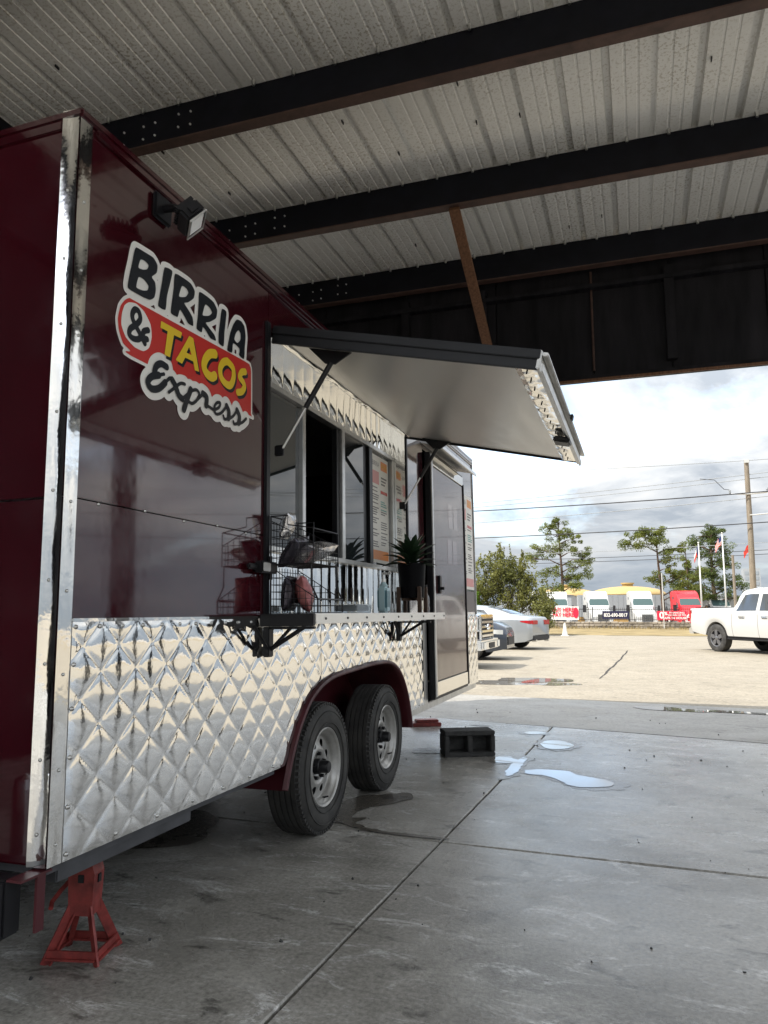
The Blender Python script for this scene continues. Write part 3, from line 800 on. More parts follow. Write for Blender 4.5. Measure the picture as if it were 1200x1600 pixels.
DEC_STROKE = {
'amp': [[(0.341, 1.601), (0.319, 1.589), (0.31, 1.569), (0.29, 1.551), (0.262, 1.545), (0.246, 1.553), (0.251, 1.573), (0.28, 1.598), (0.298, 1.623), (0.29, 1.645), (0.271, 1.646), (0.258, 1.627), (0.261, 1.608), (0.28, 1.589), (0.307, 1.566), (0.325, 1.55)], [(0.307, 1.564), (0.337, 1.568)]] ,
'C': [[(0.755, 1.659), (0.719, 1.647), (0.69, 1.617), (0.68, 1.585), (0.699, 1.563), (0.733, 1.559), (0.755, 1.571)]] ,
'O': [[(0.847, 1.659), (0.889, 1.645), (0.896, 1.607), (0.874, 1.569), (0.838, 1.563), (0.802, 1.58), (0.795, 1.615), (0.818, 1.646), (0.847, 1.659)]] ,
'S': [[(0.988, 1.66), (0.96, 1.649), (0.945, 1.624), (0.972, 1.611), (0.983, 1.593), (0.964, 1.568), (0.931, 1.555)]] ,
'ex_thick': [[(0.406, 1.465), (0.367, 1.448), (0.348, 1.423), (0.369, 1.407), (0.408, 1.419), (0.443, 1.45)], [(0.382, 1.468), (0.391, 1.492), (0.417, 1.509), (0.449, 1.508)], [(0.483, 1.472), (0.503, 1.456), (0.524, 1.428), (0.545, 1.421)], [(0.597, 1.47), (0.575, 1.425), (0.557, 1.384)], [(0.677, 1.478), (0.703, 1.47), (0.7, 1.438)], [(0.847, 1.475), (0.865, 1.456), (0.862, 1.429)], [(0.927, 1.479), (0.947, 1.457), (0.941, 1.428)]] ,
'ex_thin': [[(0.382, 1.468), (0.406, 1.467), (0.435, 1.478)], [(0.443, 1.45), (0.469, 1.474), (0.483, 1.472)], [(0.465, 1.422), (0.494, 1.444), (0.531, 1.473), (0.559, 1.479)], [(0.545, 1.421), (0.572, 1.442), (0.6, 1.465), (0.633, 1.479), (0.652, 1.47), (0.639, 1.443), (0.609, 1.421), (0.58, 1.422)], [(0.639, 1.443), (0.66, 1.461), (0.677, 1.478)], [(0.7, 1.438), (0.726, 1.438), (0.754, 1.436), (0.79, 1.454), (0.799, 1.474), (0.774, 1.468), (0.756, 1.442), (0.77, 1.423), (0.809, 1.438), (0.847, 1.475)], [(0.862, 1.429), (0.834, 1.418), (0.824, 1.429)], [(0.863, 1.426), (0.899, 1.448), (0.927, 1.479)], [(0.941, 1.428), (0.907, 1.416), (0.9, 1.425)], [(0.941, 1.425), (0.973, 1.44), (1.002, 1.462)]] ,
}

# ================================================================== FOOD TRAILER
TR = empty('food_trailer', (0, 1.6472, 0.4221), (0, -0.01524, 0))
tag(TR, 'maroon food trailer with quilted steel skirt, open serving hatch and round-cornered logo', 'food trailer')
LEN, HT, WID = 5.50, 2.175, 2.2
SK = 0.638                      # top of the quilted skirt
HY0, HY1, HZT = 1.20, 3.25, 1.905   # serving hatch opening

def panel(name, y0, y1, z0, z1, mat='maroon', x0=-0.022, x1=0.0, b=0.002):
    return MB().bbox(x0, x1, y0, y1, z0, z1, b).build(name, mat, TR)
# maroon side sheets, gap at each seam
panel('side_panel', 0.004, HY0 - 0.002, SK - 0.02, 0.988)
panel('side_panel', 0.004, HY0 - 0.002, 0.992, HT - 0.03)
panel('side_panel', HY0 + 0.002, HY1 - 0.002, HZT + 0.004, HT - 0.03)
panel('side_panel', HY1 + 0.002, 3.70, SK - 0.02, HT - 0.03)
panel('side_panel', 3.704, 4.846, 1.90, HT - 0.03)
panel('side_panel', 4.85, LEN, SK - 0.02, HT - 0.03)
# end wall towards the camera (front) in two sheets, and the far end
MB().bbox(-WID, -0.004, 0.0, 0.02, 0.0, 0.985, 0.002).build('end_panel', 'maroon', TR)
MB().bbox(-WID, -0.004, -0.004, 0.018, 0.990, HT - 0.03, 0.002).build('end_panel', 'maroon', TR)
MB().bbox(-WID, -0.024, LEN - 0.02, LEN, 0.0, HT - 0.03, 0.002).build('end_panel', 'maroon', TR)
MB().bbox(-WID, -WID + 0.02, 0.022, LEN - 0.022, 0.0, HT - 0.03, 0.002).build('back_panel', 'maroon', TR)
MB().bbox(-WID - 0.012, 0.012, -0.012, LEN + 0.012, HT - 0.029, HT, 0.006).build('roof', 'maroon', TR)
MB().bbox(0.0005, 0.013, 0.06, LEN, HT - 0.055, HT - 0.0295, 0.004).build('roof_edge_trim', 'maroon', TR)
MB().bbox(0.0005, 0.010, 0.45, LEN - 0.02, HT - 0.072, HT - 0.0575, 0.004).build('roof_edge_strip', 'maroon', TR)
MB().bbox(-WID, -0.064, -0.012, -0.0045, HT - 0.06, HT - 0.03, 0.003).build('roof_edge_trim', 'maroon', TR)
# floor and kitchen inside
MB().box(-WID + 0.03, -0.38, 0.03, LEN - 0.03, -0.03, 0.0).box(-0.379, -0.03, 0.03, 1.34, -0.03, 0.0).box(-0.379, -0.03, 3.24, LEN - 0.03, -0.03, 0.0).build('floor_deck', 'greymetal', TR)
it = MB()
it.box(-WID + 0.022, -WID + 0.03, 0.03, LEN - 0.03, 0.0, HT - 0.04)
it.box(-WID + 0.03, -0.12, 0.03, LEN - 0.03, HT - 0.05, HT - 0.04)
it.build('inner_wall', 'interior', TR)
MB().bbox(-WID + 0.05, -1.45, 0.8, 4.6, 0.0, 0.92, 0.01).build('kitchen_counter', 'alu', TR)
MB().bbox(-WID + 0.04, -1.3, 1.0, 4.2, 1.55, 1.9, 0.02).build('extractor_hood', 'alu', TR)
MB().bbox(-WID + 0.3, -1.6, 2.2, 2.5, 0.92, 1.2, 0.02).build('kitchen_box', 'white', TR)
# polished corner angle with rivets
ca = MB()
ca.grid(lambda u, v: (0.003 + 0.0007 * tri_noise((u * 2, v * 16, 0), 1, 3), 0.046 - 0.052 * u, HT * v), 6, 220)
ca.grid(lambda u, v: (-0.002 - 0.058 * u, -0.0066 - 0.0008 * tri_noise((u * 2, v * 14, 0), 1, 8) - 0.012 * (u - 0.2) ** 2 * 0.6, HT * v), 6, 220)
ca.build('corner_trim', 'mirror', TR, smooth=True, ang=40, fix=False)
MB().box(0.0, 0.0028, 0.044, 0.046, 0, HT).box(-0.0600, -0.0585, -0.006, 0.0, 0, HT).build('corner_trim_lip', 'alu', TR)
rv = MB()
for z in [0.03 + 0.235 * k for k in range(10)]:
    z += random.uniform(-0.03, 0.03)
    if z < HT - 0.02:
        rv.lathe([(0.004, 0.005), (0.006, 0.004), (0.007, 0.002), (0.0071, 0.0001)], (0, 0.022, z), 'X', 10)
        rv.lathe([(-0.008, 0.005), (-0.010, 0.004), (-0.011, 0.002), (-0.0111, 0.0001)], (-0.034, 0, z + 0.03), 'Y', 10)
for k in range(5):
    rv.lathe([(0.0, 0.006), (0.003, 0.005), (0.004, 0.0001)], (0, 0.14 + 0.22 * k, 0.984 + 0.008 * (k % 2)), 'X', 8)
tag(rv.build('rivets', 'alu', TR, smooth=True), kind='stuff')

# ---- quilted skirt, cut to the wheel arch
ARCH = spline([(1.355, -0.10), (1.41, 0.02), (1.50, 0.15), (1.64, 0.265), (1.86, 0.332), (2.2, 0.352), (2.55, 0.362), (2.82, 0.345), (3.00, 0.272), (3.13, 0.14), (3.205, -0.02), (3.225, -0.10)], 6)
def arch_z(y):
    for (a, za), (b, zb) in zip(ARCH[:-1], ARCH[1:]):
        if a <= y <= b: return max(0.0, za + (zb - za) * (y - a) / (b - a + 1e-9))
    return 0.0
def quilt_h(y, z):
    u = (y - 0.17) / 0.16 + (z - 0.35) / 0.145
    v = (y - 0.17) / 0.16 - (z - 0.35) / 0.145
    a = abs(math.sin(math.pi * u)); b = abs(math.sin(math.pi * v))
    h = 0.0040 * (a * b) ** 0.34 - 0.0010 * math.exp(-(min(a, b) / 0.10) ** 2)
    h += 0.0009 * tri_noise((y, z, 0), 6.0, 3) + 0.0003 * tri_noise((y, z, 0), 22.0, 8)
    return h
def skirt(y0, y1, arch=True):
    mb = MB()
    nu = int((y1 - y0) / 0.0085); nv = 78
    def fn(u, v):
        y = y0 + (y1 - y0) * u
        zb = arch_z(y) if arch else 0.0
        z = zb + (SK - zb) * v
        e = min(1, min(y - y0, y1 - y, SK - z, z - zb if zb < 0.01 else 1) / 0.02)
        return (0.004 + quilt_h(y, z) * (0.25 + 0.75 * max(0, e)), y, z)
    mb.grid(fn, nu, nv)
    return mb.build('quilted_panel', 'quilt', TR, smooth=True, fix=False)
skirt(0.048, 1.764)
skirt(1.769, 3.60)
skirt(4.86, LEN - 0.004, False)
MB().bbox(-0.018, 0.0035, 0.047, 1.36, 0.0, SK - 0.001, 0.001).build('skirt_backing', 'alu', TR)
MB().bbox(-0.018, 0.0035, 3.225, 3.70, 0.0, SK - 0.001, 0.001).build('skirt_backing', 'alu', TR)
MB().bbox(-0.018, 0.0035, 4.855, LEN, 0.0, SK - 0.001, 0.001).build('skirt_backing', 'alu', TR)
MB().bbox(-0.018, 0.0035, 1.36, 3.225, 0.37, SK - 0.001, 0.001).build('skirt_backing', 'alu', TR)
MB().bbox(0.0, 0.010, 0.046, 3.66, SK, SK + 0.010, 0.002).build('skirt_cap_strip', 'mirror', TR)
rv = MB()
for k in range(36):
    y = 0.06 + 0.10 * k
    for z in ((0.018 if arch_z(y) < 0.02 else None), SK - 0.014):
        if z and y < 3.6 and (z > 0.1 or k % 2 == 0): rv.lathe([(0.006, 0.007), (0.010, 0.0055), (0.0115, 0.0001)], (0, y, z), 'X', 8)
for z in (0.14, 0.27, 0.40, 0.52):
    rv.lathe([(0.006, 0.007), (0.010, 0.0055), (0.0115, 0.0001)], (0, 0.058, z), 'X', 8)
tag(rv.build('skirt_rivets', 'alu', TR, smooth=True), kind='stuff')

# ---- wheel arch lip and well
lipm = MB()
A2 = [(y, z) for y, z in ARCH]
pts = []
for i, (y, z) in enumerate(A2):
    y0, z0 = A2[max(i - 1, 0)]; y1, z1 = A2[min(i + 1, len(A2) - 1)]
    d = Vector((y1 - y0, z1 - z0)).normalized(); n = Vector((-d.y, d.x))
    pts.append((y, z, n.x, n.y))
sec = [(-0.06, -0.010), (0.020, -0.010), (0.027, -0.006), (0.029, 0.003), (0.025, 0.011), (0.008, 0.015)]   # (x, along normal)
vs_ = [(sx, y + nx * s_, z + nz * s_) for (y, z, nx, nz) in pts for (sx, s_) in sec]
m_ = len(sec)
fs_ = [(i * m_ + k, i * m_ + k + 1, (i + 1) * m_ + k + 1, (i + 1) * m_ + k) for i in range(len(pts) - 1) for k in range(m_ - 1)]
lipm.add(vs_, fs_)
lipm.build('wheel_arch_lip', 'maroon_dull', TR, smooth=True, ang=50, fix=False)
well = MB()
vs_ = [(sx, y + nx * -0.011, z + nz * -0.011) for (y, z, nx, nz) in pts for sx in (0.0, -0.36)]
fs_ = [(i * 2, i * 2 + 1, i * 2 + 3, i * 2 + 2) for i in range(len(pts) - 1)]
well.add(vs_, fs_)
well.add([(-0.36, y, z - 0.011) for y, z, _, _ in pts] , [tuple(range(len(pts)))])
well.box(-0.34, -0.28, 1.60, 1.72, -0.1, 0.27)
well.build('wheel_well', 'maroon_dull', TR, fix=False)

# ---- chassis
MB().bbox(-0.13, -0.05, 0.09, 0.74, -0.072, -0.002, 0.004).build('step_beam', 'greymetal', TR)
MB().bbox(-0.50, -0.40, 0.05, LEN - 0.05, -0.14, -0.032, 0.004).build('chassis_rail', 'black', TR)
MB().bbox(-WID + 0.4, -WID + 0.5, 0.05, LEN - 0.05, -0.14, -0.032, 0.004).build('chassis_rail', 'black', TR)
MB().bbox(-0.06, -0.012, 3.23, LEN - 0.05, -0.05, -0.002, 0.004).build('side_sill', 'alu', TR)
MB().bbox(-WID, -0.05, -0.09, -0.03, -0.15, -0.008, 0.006).build('end_frame_beam', 'black', TR)
MB().box(-0.05, -0.002, -0.085, 0.02, -0.012, -0.006).box(-0.012, -0.004, -0.028, 0.0, -0.15, -0.0125).build('frame_corner_angle', 'maroon_dull', TR)
MB().cyl((-0.60, 1.895, -0.105), (-WID + 0.5, 1.895, -0.105), 0.04).build('axle', 'black', TR)
MB().cyl((-0.60, 2.845, -0.105), (-WID + 0.5, 2.845, -0.105), 0.04).build('axle', 'black', TR)
# trailer hitch jack shining at the picture's left edge
hj = MB().cyl((-0.36, -0.28, -0.12), (-0.36, -0.28, 0.12), 0.035, 0.035, 16).lathe([(0.12, 0.035), (0.15, 0.03), (0.165, 0.0)], (-0.36, -0.28, 0), 'Z', 16)
hj.build('tongue_jack', 'chrome', TR, smooth=True, ang=40)
MB().bbox(-0.42, -0.30, -0.42, -0.10, -0.16, -0.09, 0.006).build('tongue_beam', 'maroon_dull', TR)

# ---- wheels
def make_wheel(cy, cz=-0.105, side=1, x0=-0.018):
    W = empty('wheel', (x0, cy, cz), (0, 0, 0), TR)
    rt = 0.317
    pr = [(-0.025, 0.186), (-0.006, 0.196), (0.002, 0.225), (0.003, 0.258), (-0.003, 0.280), (-0.013, 0.297), (-0.024, 0.308)]
    tread = []
    x = -0.030
    for k in range(5):
        tread += [(x, rt), (x - 0.021, rt), (x - 0.023, rt - 0.009), (x - 0.027, rt - 0.009)]
        x -= 0.029
    tread += [(x, rt - 0.002)]
    pr += tread + [(x - 0.012, 0.295), (x - 0.024, 0.26), (x - 0.02, 0.2)]
    ty = MB().lathe(pr, n=64)
    for rr in (0.215, 0.27):        # raised rings on the sidewall
        ty.lathe([(0.0005, rr - 0.003), (0.0045, rr - 0.002), (0.0045, rr + 0.002), (0.0005, rr + 0.003)], n=64)
    for k in range(72):             # shoulder blocks
        t = 2 * math.pi * k / 72
        mt = Matrix.Rotation(t, 4, 'X')
        ty.box(-0.030, -0.012, -0.008, 0.008, 0.300, 0.3145, mt)
    ty.build('tyre', 'rubber', W, smooth=True, ang=35)
    rim = MB().lathe([(-0.020, 0.189), (-0.010, 0.192), (-0.006, 0.187), (-0.010, 0.180), (-0.016, 0.176), (-0.026, 0.171), (-0.032, 0.160), (-0.046, 0.155), (-0.056, 0.150), (-0.058, 0.146)], n=56)
    rim.build('rim', 'rim', W, smooth=True, ang=50)
    # pierced wheel disc
    a = np.linspace(-0.16, 0.16, 97)
    X, Y = np.meshgrid(a, a)
    rad = np.hypot(X, Y)
    D = rad - 0.149
    for k in range(8):
        t = 2 * math.pi * (k + 0.5) / 8
        D = np.maximum(D, 0.0195 - np.hypot((X - 0.118 * math.cos(t)), (Y - 0.118 * math.sin(t))))
    def dz(r):
        return -0.057 + 0.012 * math.exp(-((r - 0.085) / 0.022) ** 2) - 0.012 * math.exp(-(r / 0.055) ** 4)
    sdf_mesh(D, a, a, lambda p, q: (dz(math.hypot(p, q)), p, q), False).build('wheel_disc', 'rim', W, smooth=False, fix=False)
    MB().lathe([(-0.100, 0.150), (-0.101, 0.0)], n=24).build('brake_drum', 'black', W)
    MB().lathe([(-0.075, 0.040), (-0.040, 0.038), (-0.034, 0.032), (0.004, 0.030), (0.010, 0.025), (0.012, 0.0)], n=20).build('hub', 'black', W, smooth=True, ang=40)
    for k in range(5):
        t = 2 * math.pi * k / 5 + 0.3
        y_, z_ = 0.062 * math.cos(t), 0.062 * math.sin(t)
        MB().cyl((-0.070, y_, z_), (-0.036, y_, z_), 0.0115, 0.0095, 6).build('lug_nut', 'black', W)
    MB().cyl((-0.045, 0.03, -0.158), (-0.012, 0.036, -0.150), 0.005, 0.004, 8).build('valve_stem', 'black', W)
    return W
w1 = make_wheel(1.895)
w2 = copy_tree(w1, TR); w2.location = (-0.018, 2.845, -0.105); w2.rotation_euler = (0.5, 0, 0)

# ---- serving hatch opening: jambs, quilted strips, sliding windows
XW = -0.10
jb = MB()
jb.box(XW - 0.02, -0.001, HY1 - 0.004, HY1 + 0.001, SK + 0.002, HZT)
jb.box(XW - 0.02, -0.001, HY0 - 0.001, HY0 + 0.004, SK + 0.002, HZT)
jb.box(XW - 0.02, -0.001, HY0 + 0.0045, HY1 - 0.0045, HZT - 0.006, HZT + 0.001)
jb.build('opening_jamb', 'mirror', TR)
def channels(z0, z1):
    mb = MB()
    def fn(u, v):
        y = HY0 + 0.006 + (HY1 - HY0 - 0.012) * u
        z = z0 + (z1 - z0) * v
        h = 0.0045 * abs(math.sin(math.pi * (y - HY0) / 0.118)) ** 0.4
        h += 0.0014 * tri_noise((y, z, 0), 7, 4)
        return (XW - 0.004 + h, y, z)
    mb.grid(fn, 260, 14)
    return mb.build('channelled_strip', 'quilt', TR, smooth=True, fix=False)
WZ0, WZ1 = 0.955, 1.735
channels(WZ1 + 0.012, HZT - 0.004)
channels(SK + 0.01, WZ0 - 0.012)
FR = MB()
FR.bbox(XW - 0.03, XW + 0.022, HY0 + 0.006, HY1 - 0.006, WZ1 - 0.012, WZ1 + 0.014, 0.003)
FR.bbox(XW - 0.03, XW + 0.026, HY0 + 0.006, HY1 - 0.006, WZ0 - 0.014, WZ0 + 0.012, 0.003)
FR.bbox(XW - 0.03, XW + 0.020, HY0 + 0.006, HY0 + 0.03, WZ0 + 0.013, WZ1 - 0.013, 0.003)
FR.bbox(XW - 0.03, XW + 0.020, HY1 - 0.05, HY1 - 0.006, WZ0 + 0.013, WZ1 - 0.013, 0.003)
win = FR.build('window_frame', 'alu', TR)
def mull(a, b, x1, mat='alu'):
    MB().bbox(XW - 0.028, x1, a, b, WZ0 + 0.013, WZ1 - 0.013, 0.003).build('mullion', mat, win)
mull(1.752, 1.790, XW + 0.012)
mull(2.225, 2.262, XW + 0.004, 'alu_dark')
mull(2.268, 2.315, XW + 0.021)
mull(2.655, 2.715, XW + 0.004, 'alu_dark')
mull(2.730, 2.790, XW + 0.021, 'alu_dark')
for a, b, x in ((HY0 + 0.031, 1.751, XW - 0.010), (2.316, 2.654, XW + 0.006), (2.791, HY1 - 0.051, XW - 0.006)):
    MB().box(x - 0.004, x, a, b, WZ0 + 0.013, WZ1 - 0.013).build('window_pane', 'glass', win)

def menu(y0, y1, z0, z1, x, parent, seed):
    random.seed(seed)
    bd = MB().box(x, x + 0.002, y0, y1, z0, z1).build('menu_poster', 'cream', parent)
    w, h = y1 - y0, z1 - z0
    def bars(rows, mat, nm):
        mb = MB()
        for (u0, u1, v0, v1) in rows:
            mb.box(x + 0.0022, x + 0.003, y0 + u0 * w, y0 + u1 * w, z0 + v0 * h, z0 + v1 * h)
        o_ = mb.build(nm, mat, bd)
        if len(rows) > 3: tag(o_, kind='stuff')
    bars([(0.57, 0.93, 0.88, 0.965)], 'orange', 'print_title_box')
    bars([(0.08, 0.46, 0.73, 0.85)], 'pinkp', 'print_picture')
    bars([(0.55, 0.93, 0.655, 0.685)], 'redv', 'print_heading')
    bars([(0.04, 0.96, 0.03, 0.115)], 'orange' if seed % 2 else 'pinkp', 'print_footer')
    rows = []; tl = []
    for c in (0, 1):
        v = 0.70 if c == 0 else 0.64
        while v > 0.15:
            if random.random() < 0.8:
                u = 0.06 if c == 0 else 0.55
                end = u + random.uniform(0.22, 0.38)
                q = u
                while q < end:
                    wl = random.uniform(0.03, 0.08)
                    (tl if c == 1 and 0.5 < v < 0.64 else rows).append((q, min(q + wl, end), v - 0.010, v))
                    q += wl + 0.012
            v -= random.choice((0.021, 0.021, 0.035))
    mt = Matrix.Translation((x + 0.0024, y0 + 0.29 * w, z0 + 0.918 * h)) @ Euler((math.pi / 2, 0, math.pi / 2)).to_matrix().to_4x4()
    text_mesh('BIRRIA', 'print_title', 'print', bd, 0.13 * w, mt)
    mt = Matrix.Translation((x + 0.0034, y0 + 0.75 * w, z0 + 0.922 * h)) @ Euler((math.pi / 2, 0, math.pi / 2)).to_matrix().to_4x4()
    text_mesh('TACOS', 'print_title', 'yellow', bd, 0.11 * w, mt)
    for k in range(3): rows.append((0.58, 0.9 - 0.05 * k, 0.80 - 0.03 * k, 0.815 - 0.03 * k))
    bars(rows, 'print', 'print_lines'); bars(tl, 'teal', 'print_prices')
    return bd
menu(2.815, HY1 - 0.075, WZ0 + 0.03, WZ1 - 0.03, XW - 0.0055, win, 11)
menu(4.93, 5.44, 0.87, 1.76, 0.001, TR, 12)
MB().box(0.0005, 0.002, 4.95, 5.42, 0.66, 0.85).build('photo_sticker', 'print', TR)

# rubber post and latch at the near side of the hatch
MB().bbox(-0.002, 0.014, HY0 - 0.034, HY0 + 0.004, SK + 0.012, HZT + 0.05, 0.004).build('hatch_gasket', 'black', TR)
MB().bbox(-0.002, 0.012, HY1 - 0.002, HY1 + 0.028, SK + 0.012, HZT + 0.02, 0.004).build('hatch_gasket', 'black', TR)
la = MB().bbox(0.010, 0.05, 1.07, 1.21, 0.825, 0.875, 0.006).bbox(0.012, 0.03, 1.00, 1.07, 0.838, 0.862, 0.006)
la.cyl((0.03, 1.18, 0.80), (0.03, 1.18, 0.90), 0.008)
la.build('hatch_latch', 'black', TR)
MB().bbox(0.050, 0.056, 1.075, 1.135, 0.832, 0.868, 0.003).build('latch_plate', 'alu', TR)

# ---- the lifted hatch door
HA = empty('serving_hatch', (0.004, 0, HZT - 0.012), (0, R(13.0), 0), TR)
HW = 1.215
HYA, HYB = HY0 + 0.03, HY1 - 0.0
sk_ = MB()
sk_.grid(lambda u, v: (0.02 + (HW - 0.06) * u, HYA + 0.03 + (HYB - HYA - 0.06) * v, 0.004 * tri_noise((u * 2, v * 3, 0), 1.0, 6)), 24, 30)
sk_.build('hatch_lining', 'brushed', HA, smooth=True, fix=False)
MB().bbox(0.0, HW, HYA, HYB, 0.045, 0.062, 0.003).build('hatch_skin', 'maroon', HA)
MB().bbox(0.0, HW - 0.002, HYA - 0.004, HYA + 0.012, -0.022, 0.044, 0.003).bbox(0.0, HW - 0.002, HYA - 0.016, HYA - 0.005, 0.02, 0.058, 0.003).build('hatch_edge', 'alu_dark', HA)
MB().bbox(0.0, HW - 0.002, HYB - 0.012, HYB + 0.004, -0.012, 0.044, 0.003).build('hatch_edge', 'alu_dark', HA)
def crumple(name, y0, y1, x0, x1, z, amp):
    mb = MB()
    mb.grid(lambda u, v: (x0 + (x1 - x0) * u, y0 + (y1 - y0) * v, z + amp * tri_noise((u * 1.5, v * (y1 - y0) * 14, 0), 1.0, 9) + (0 if 0.1 < u < 0.9 else 0.003)), 6, 70)
    return mb.build(name, 'mirror', HA, smooth=True, fix=False)
crumple('hatch_inner_trim', HYA + 0.012, HYB - 0.012, HW - 0.105, HW - 0.012, -0.010, 0.0035)
crumple('hatch_hinge_trim', HYA + 0.02, HYB - 0.02, 0.005, 0.05, -0.006, 0.005)
mb = MB(); mb.grid(lambda u, v: (0.05 + (HW - 0.16) * u, HYA + 0.013 + 0.03 * v, -0.007 + 0.004 * tri_noise((u * 12, v, 0), 1.0, 2)), 60, 4)
mb.build('hatch_side_trim', 'mirror', HA, smooth=True, fix=False)
oe = MB()
oe.bbox(HW - 0.012, HW + 0.004, HYA - 0.01, HYB + 0.004, -0.020, 0.058, 0.004)
oe.bbox(HW + 0.0045, HW + 0.018, HYA - 0.01, HYB + 0.004, -0.030, 0.004, 0.004)
oe.bbox(HW + 0.0045, HW + 0.030, HYA - 0.01, HYB + 0.004, 0.035, 0.050, 0.004)
oe.build('hatch_outer_edge', 'alu', HA)
rv = MB()
for k in range(16):
    rv.cyl((HW - 0.06, HYA + 0.08 + 0.122 * k, -0.020), (HW - 0.06, HYA + 0.08 + 0.122 * k, -0.002), 0.003, 0.004, 8)
tag(rv.build('hatch_rivets', 'black', HA), kind='stuff')
MB().bbox(HW - 0.07, HW + 0.02, 2.42, 2.54, -0.055, -0.022, 0.008).build('hatch_catch', 'black', HA)
MB().bbox(HW + 0.031, HW + 0.045, 2.18, 2.23, 0.02, 0.05, 0.004).build('hatch_catch', 'black', HA)
for y in (HYA + 0.10, HYB - 0.05):
    g0 = Vector((0.005, y, 1.40)); g1 = Vector((0.25, y, HZT - 0.012 - 0.25 * math.tan(R(13)) - 0.055))
    mid = g0.lerp(g1, 0.48)
    gs = MB().cyl(g0, mid, 0.006).build('gas_strut', 'alu', TR)
    MB().cyl(mid, g1, 0.0125).build('strut_cylinder', 'black', gs)
    MB().prism([(0.13, HZT - 0.03), (0.36, HZT - 0.085), (0.27, HZT - 0.135), (0.22, HZT - 0.125)], lambda a, b, d, y=y: (a, y + d, b), -0.004, 0.004).build('strut_bracket', 'black', gs)
    MB().bbox(-0.03, 0.014, y - 0.009, y + 0.009, 1.37, 1.42, 0.004).build('strut_bracket', 'black', gs)

# ---- shelf below the hatch
SY0, SY1, SX = 1.13, 3.27, 0.25
sh = MB().bbox(0.012, SX, SY0, SY1, SK + 0.000, SK + 0.016, 0.002).build('shelf', 'alu', TR)
MB().bbox(SX - 0.004, SX + 0.004, SY0 + 0.02, SY1 + 0.01, SK - 0.026, SK + 0.0175, 0.002).build('shelf_front_edge', 'brushed', sh)
MB().bbox(0.012, SX + 0.006, SY0 - 0.012, SY0 + 0.012, SK - 0.034, SK + 0.018, 0.003).build('shelf_end_angle', 'black', sh)
rv = MB()
for k in range(9):
    rv.cyl((SX + 0.003, SY0 + 0.12 + 0.25 * k, SK - 0.004), (SX + 0.008, SY0 + 0.12 + 0.25 * k, SK - 0.004), 0.006, 0.005, 8)
tag(rv.build('shelf_screws', 'black', sh), kind='stuff')
for y in (SY0 + 0.03, SY1 - 0.32):
    br = MB().bbox(0.016, 0.046, y - 0.022, y + 0.022, SK - 0.16, SK - 0.035, 0.004).build('shelf_bracket', 'black', sh)
    MB().tube([(0.04, y, SK - 0.13), (0.20, y, SK - 0.036)], 0.009).tube([(0.04, y + 0.03, SK - 0.12), (0.06, y + 0.17, SK - 0.036)], 0.008).tube([(0.04, y - 0.03, SK - 0.12), (0.05, y - 0.15, SK - 0.036)], 0.008).build('bracket_arm', 'black', br)
    MB().bbox(0.02, 0.245, y - 0.012, y + 0.012, SK - 0.046, SK - 0.035, 0.002).build('bracket_rail', 'black', br)

# ---- side door standing proud in its frame
dr = MB().bbox(0.005, 0.050, 3.735, 4.845, 0.02, 1.885, 0.004).build('door', 'black', TR)
MB().bbox(0.051, 0.056, 3.80, 4.80, 0.155, 1.775, 0.002).build('door_panel', 'maroon_door', dr)
MB().bbox(0.051, 0.060, 3.775, 4.82, 1.785, 1.865, 0.002).build('door_top_strip', 'mirror', dr)
MB().bbox(0.051, 0.060, 3.775, 4.82, 0.045, 0.145, 0.002).build('door_kick_strip', 'mirror', dr)
MB().bbox(0.051, 0.060, 3.745, 3.785, 0.040, 1.87, 0.002).build('door_edge_strip', 'alu', dr)
MB().bbox(0.051, 0.064, 4.815, 4.842, 0.040, 1.80, 0.002).build('door_hinge', 'black', dr)
MB().bbox(0.057, 0.075, 3.86, 3.92, 0.80, 0.94, 0.006).cyl((0.075, 3.89, 0.84), (0.10, 3.89, 0.84), 0.012).build('door_handle', 'black', dr)
MT['fs'] = M('faded_sticker', (0.16, 0.10, 0.11), 0.15, 0, coat=0.5)
# faint vinyl prints on the door
for (a, b, c, d) in ((4.25, 4.6, 1.35, 1.55), (4.2, 4.62, 1.05, 1.25)):
    for k in range(2):
        MB().box(0.0562, 0.0568, a + 0.18 * k, a + 0.14 + 0.18 * k, c, d).build('door_sticker', 'fs', dr)
aw = MB()
aw.prism([(0.003, 1.955), (0.020, 1.965), (0.165, 1.915), (0.175, 1.880), (0.165, 1.878), (0.155, 1.905), (0.003, 1.940)], lambda a, b, d: (a, d, b), 3.66, 4.90)
aw.build('door_rain_hood', 'alu', TR)
MB().bbox(-0.001, 0.010, LEN - 0.018, LEN + 0.006, SK + 0.001, HT - 0.03, 0.003).build('corner_trim', 'alu', TR)

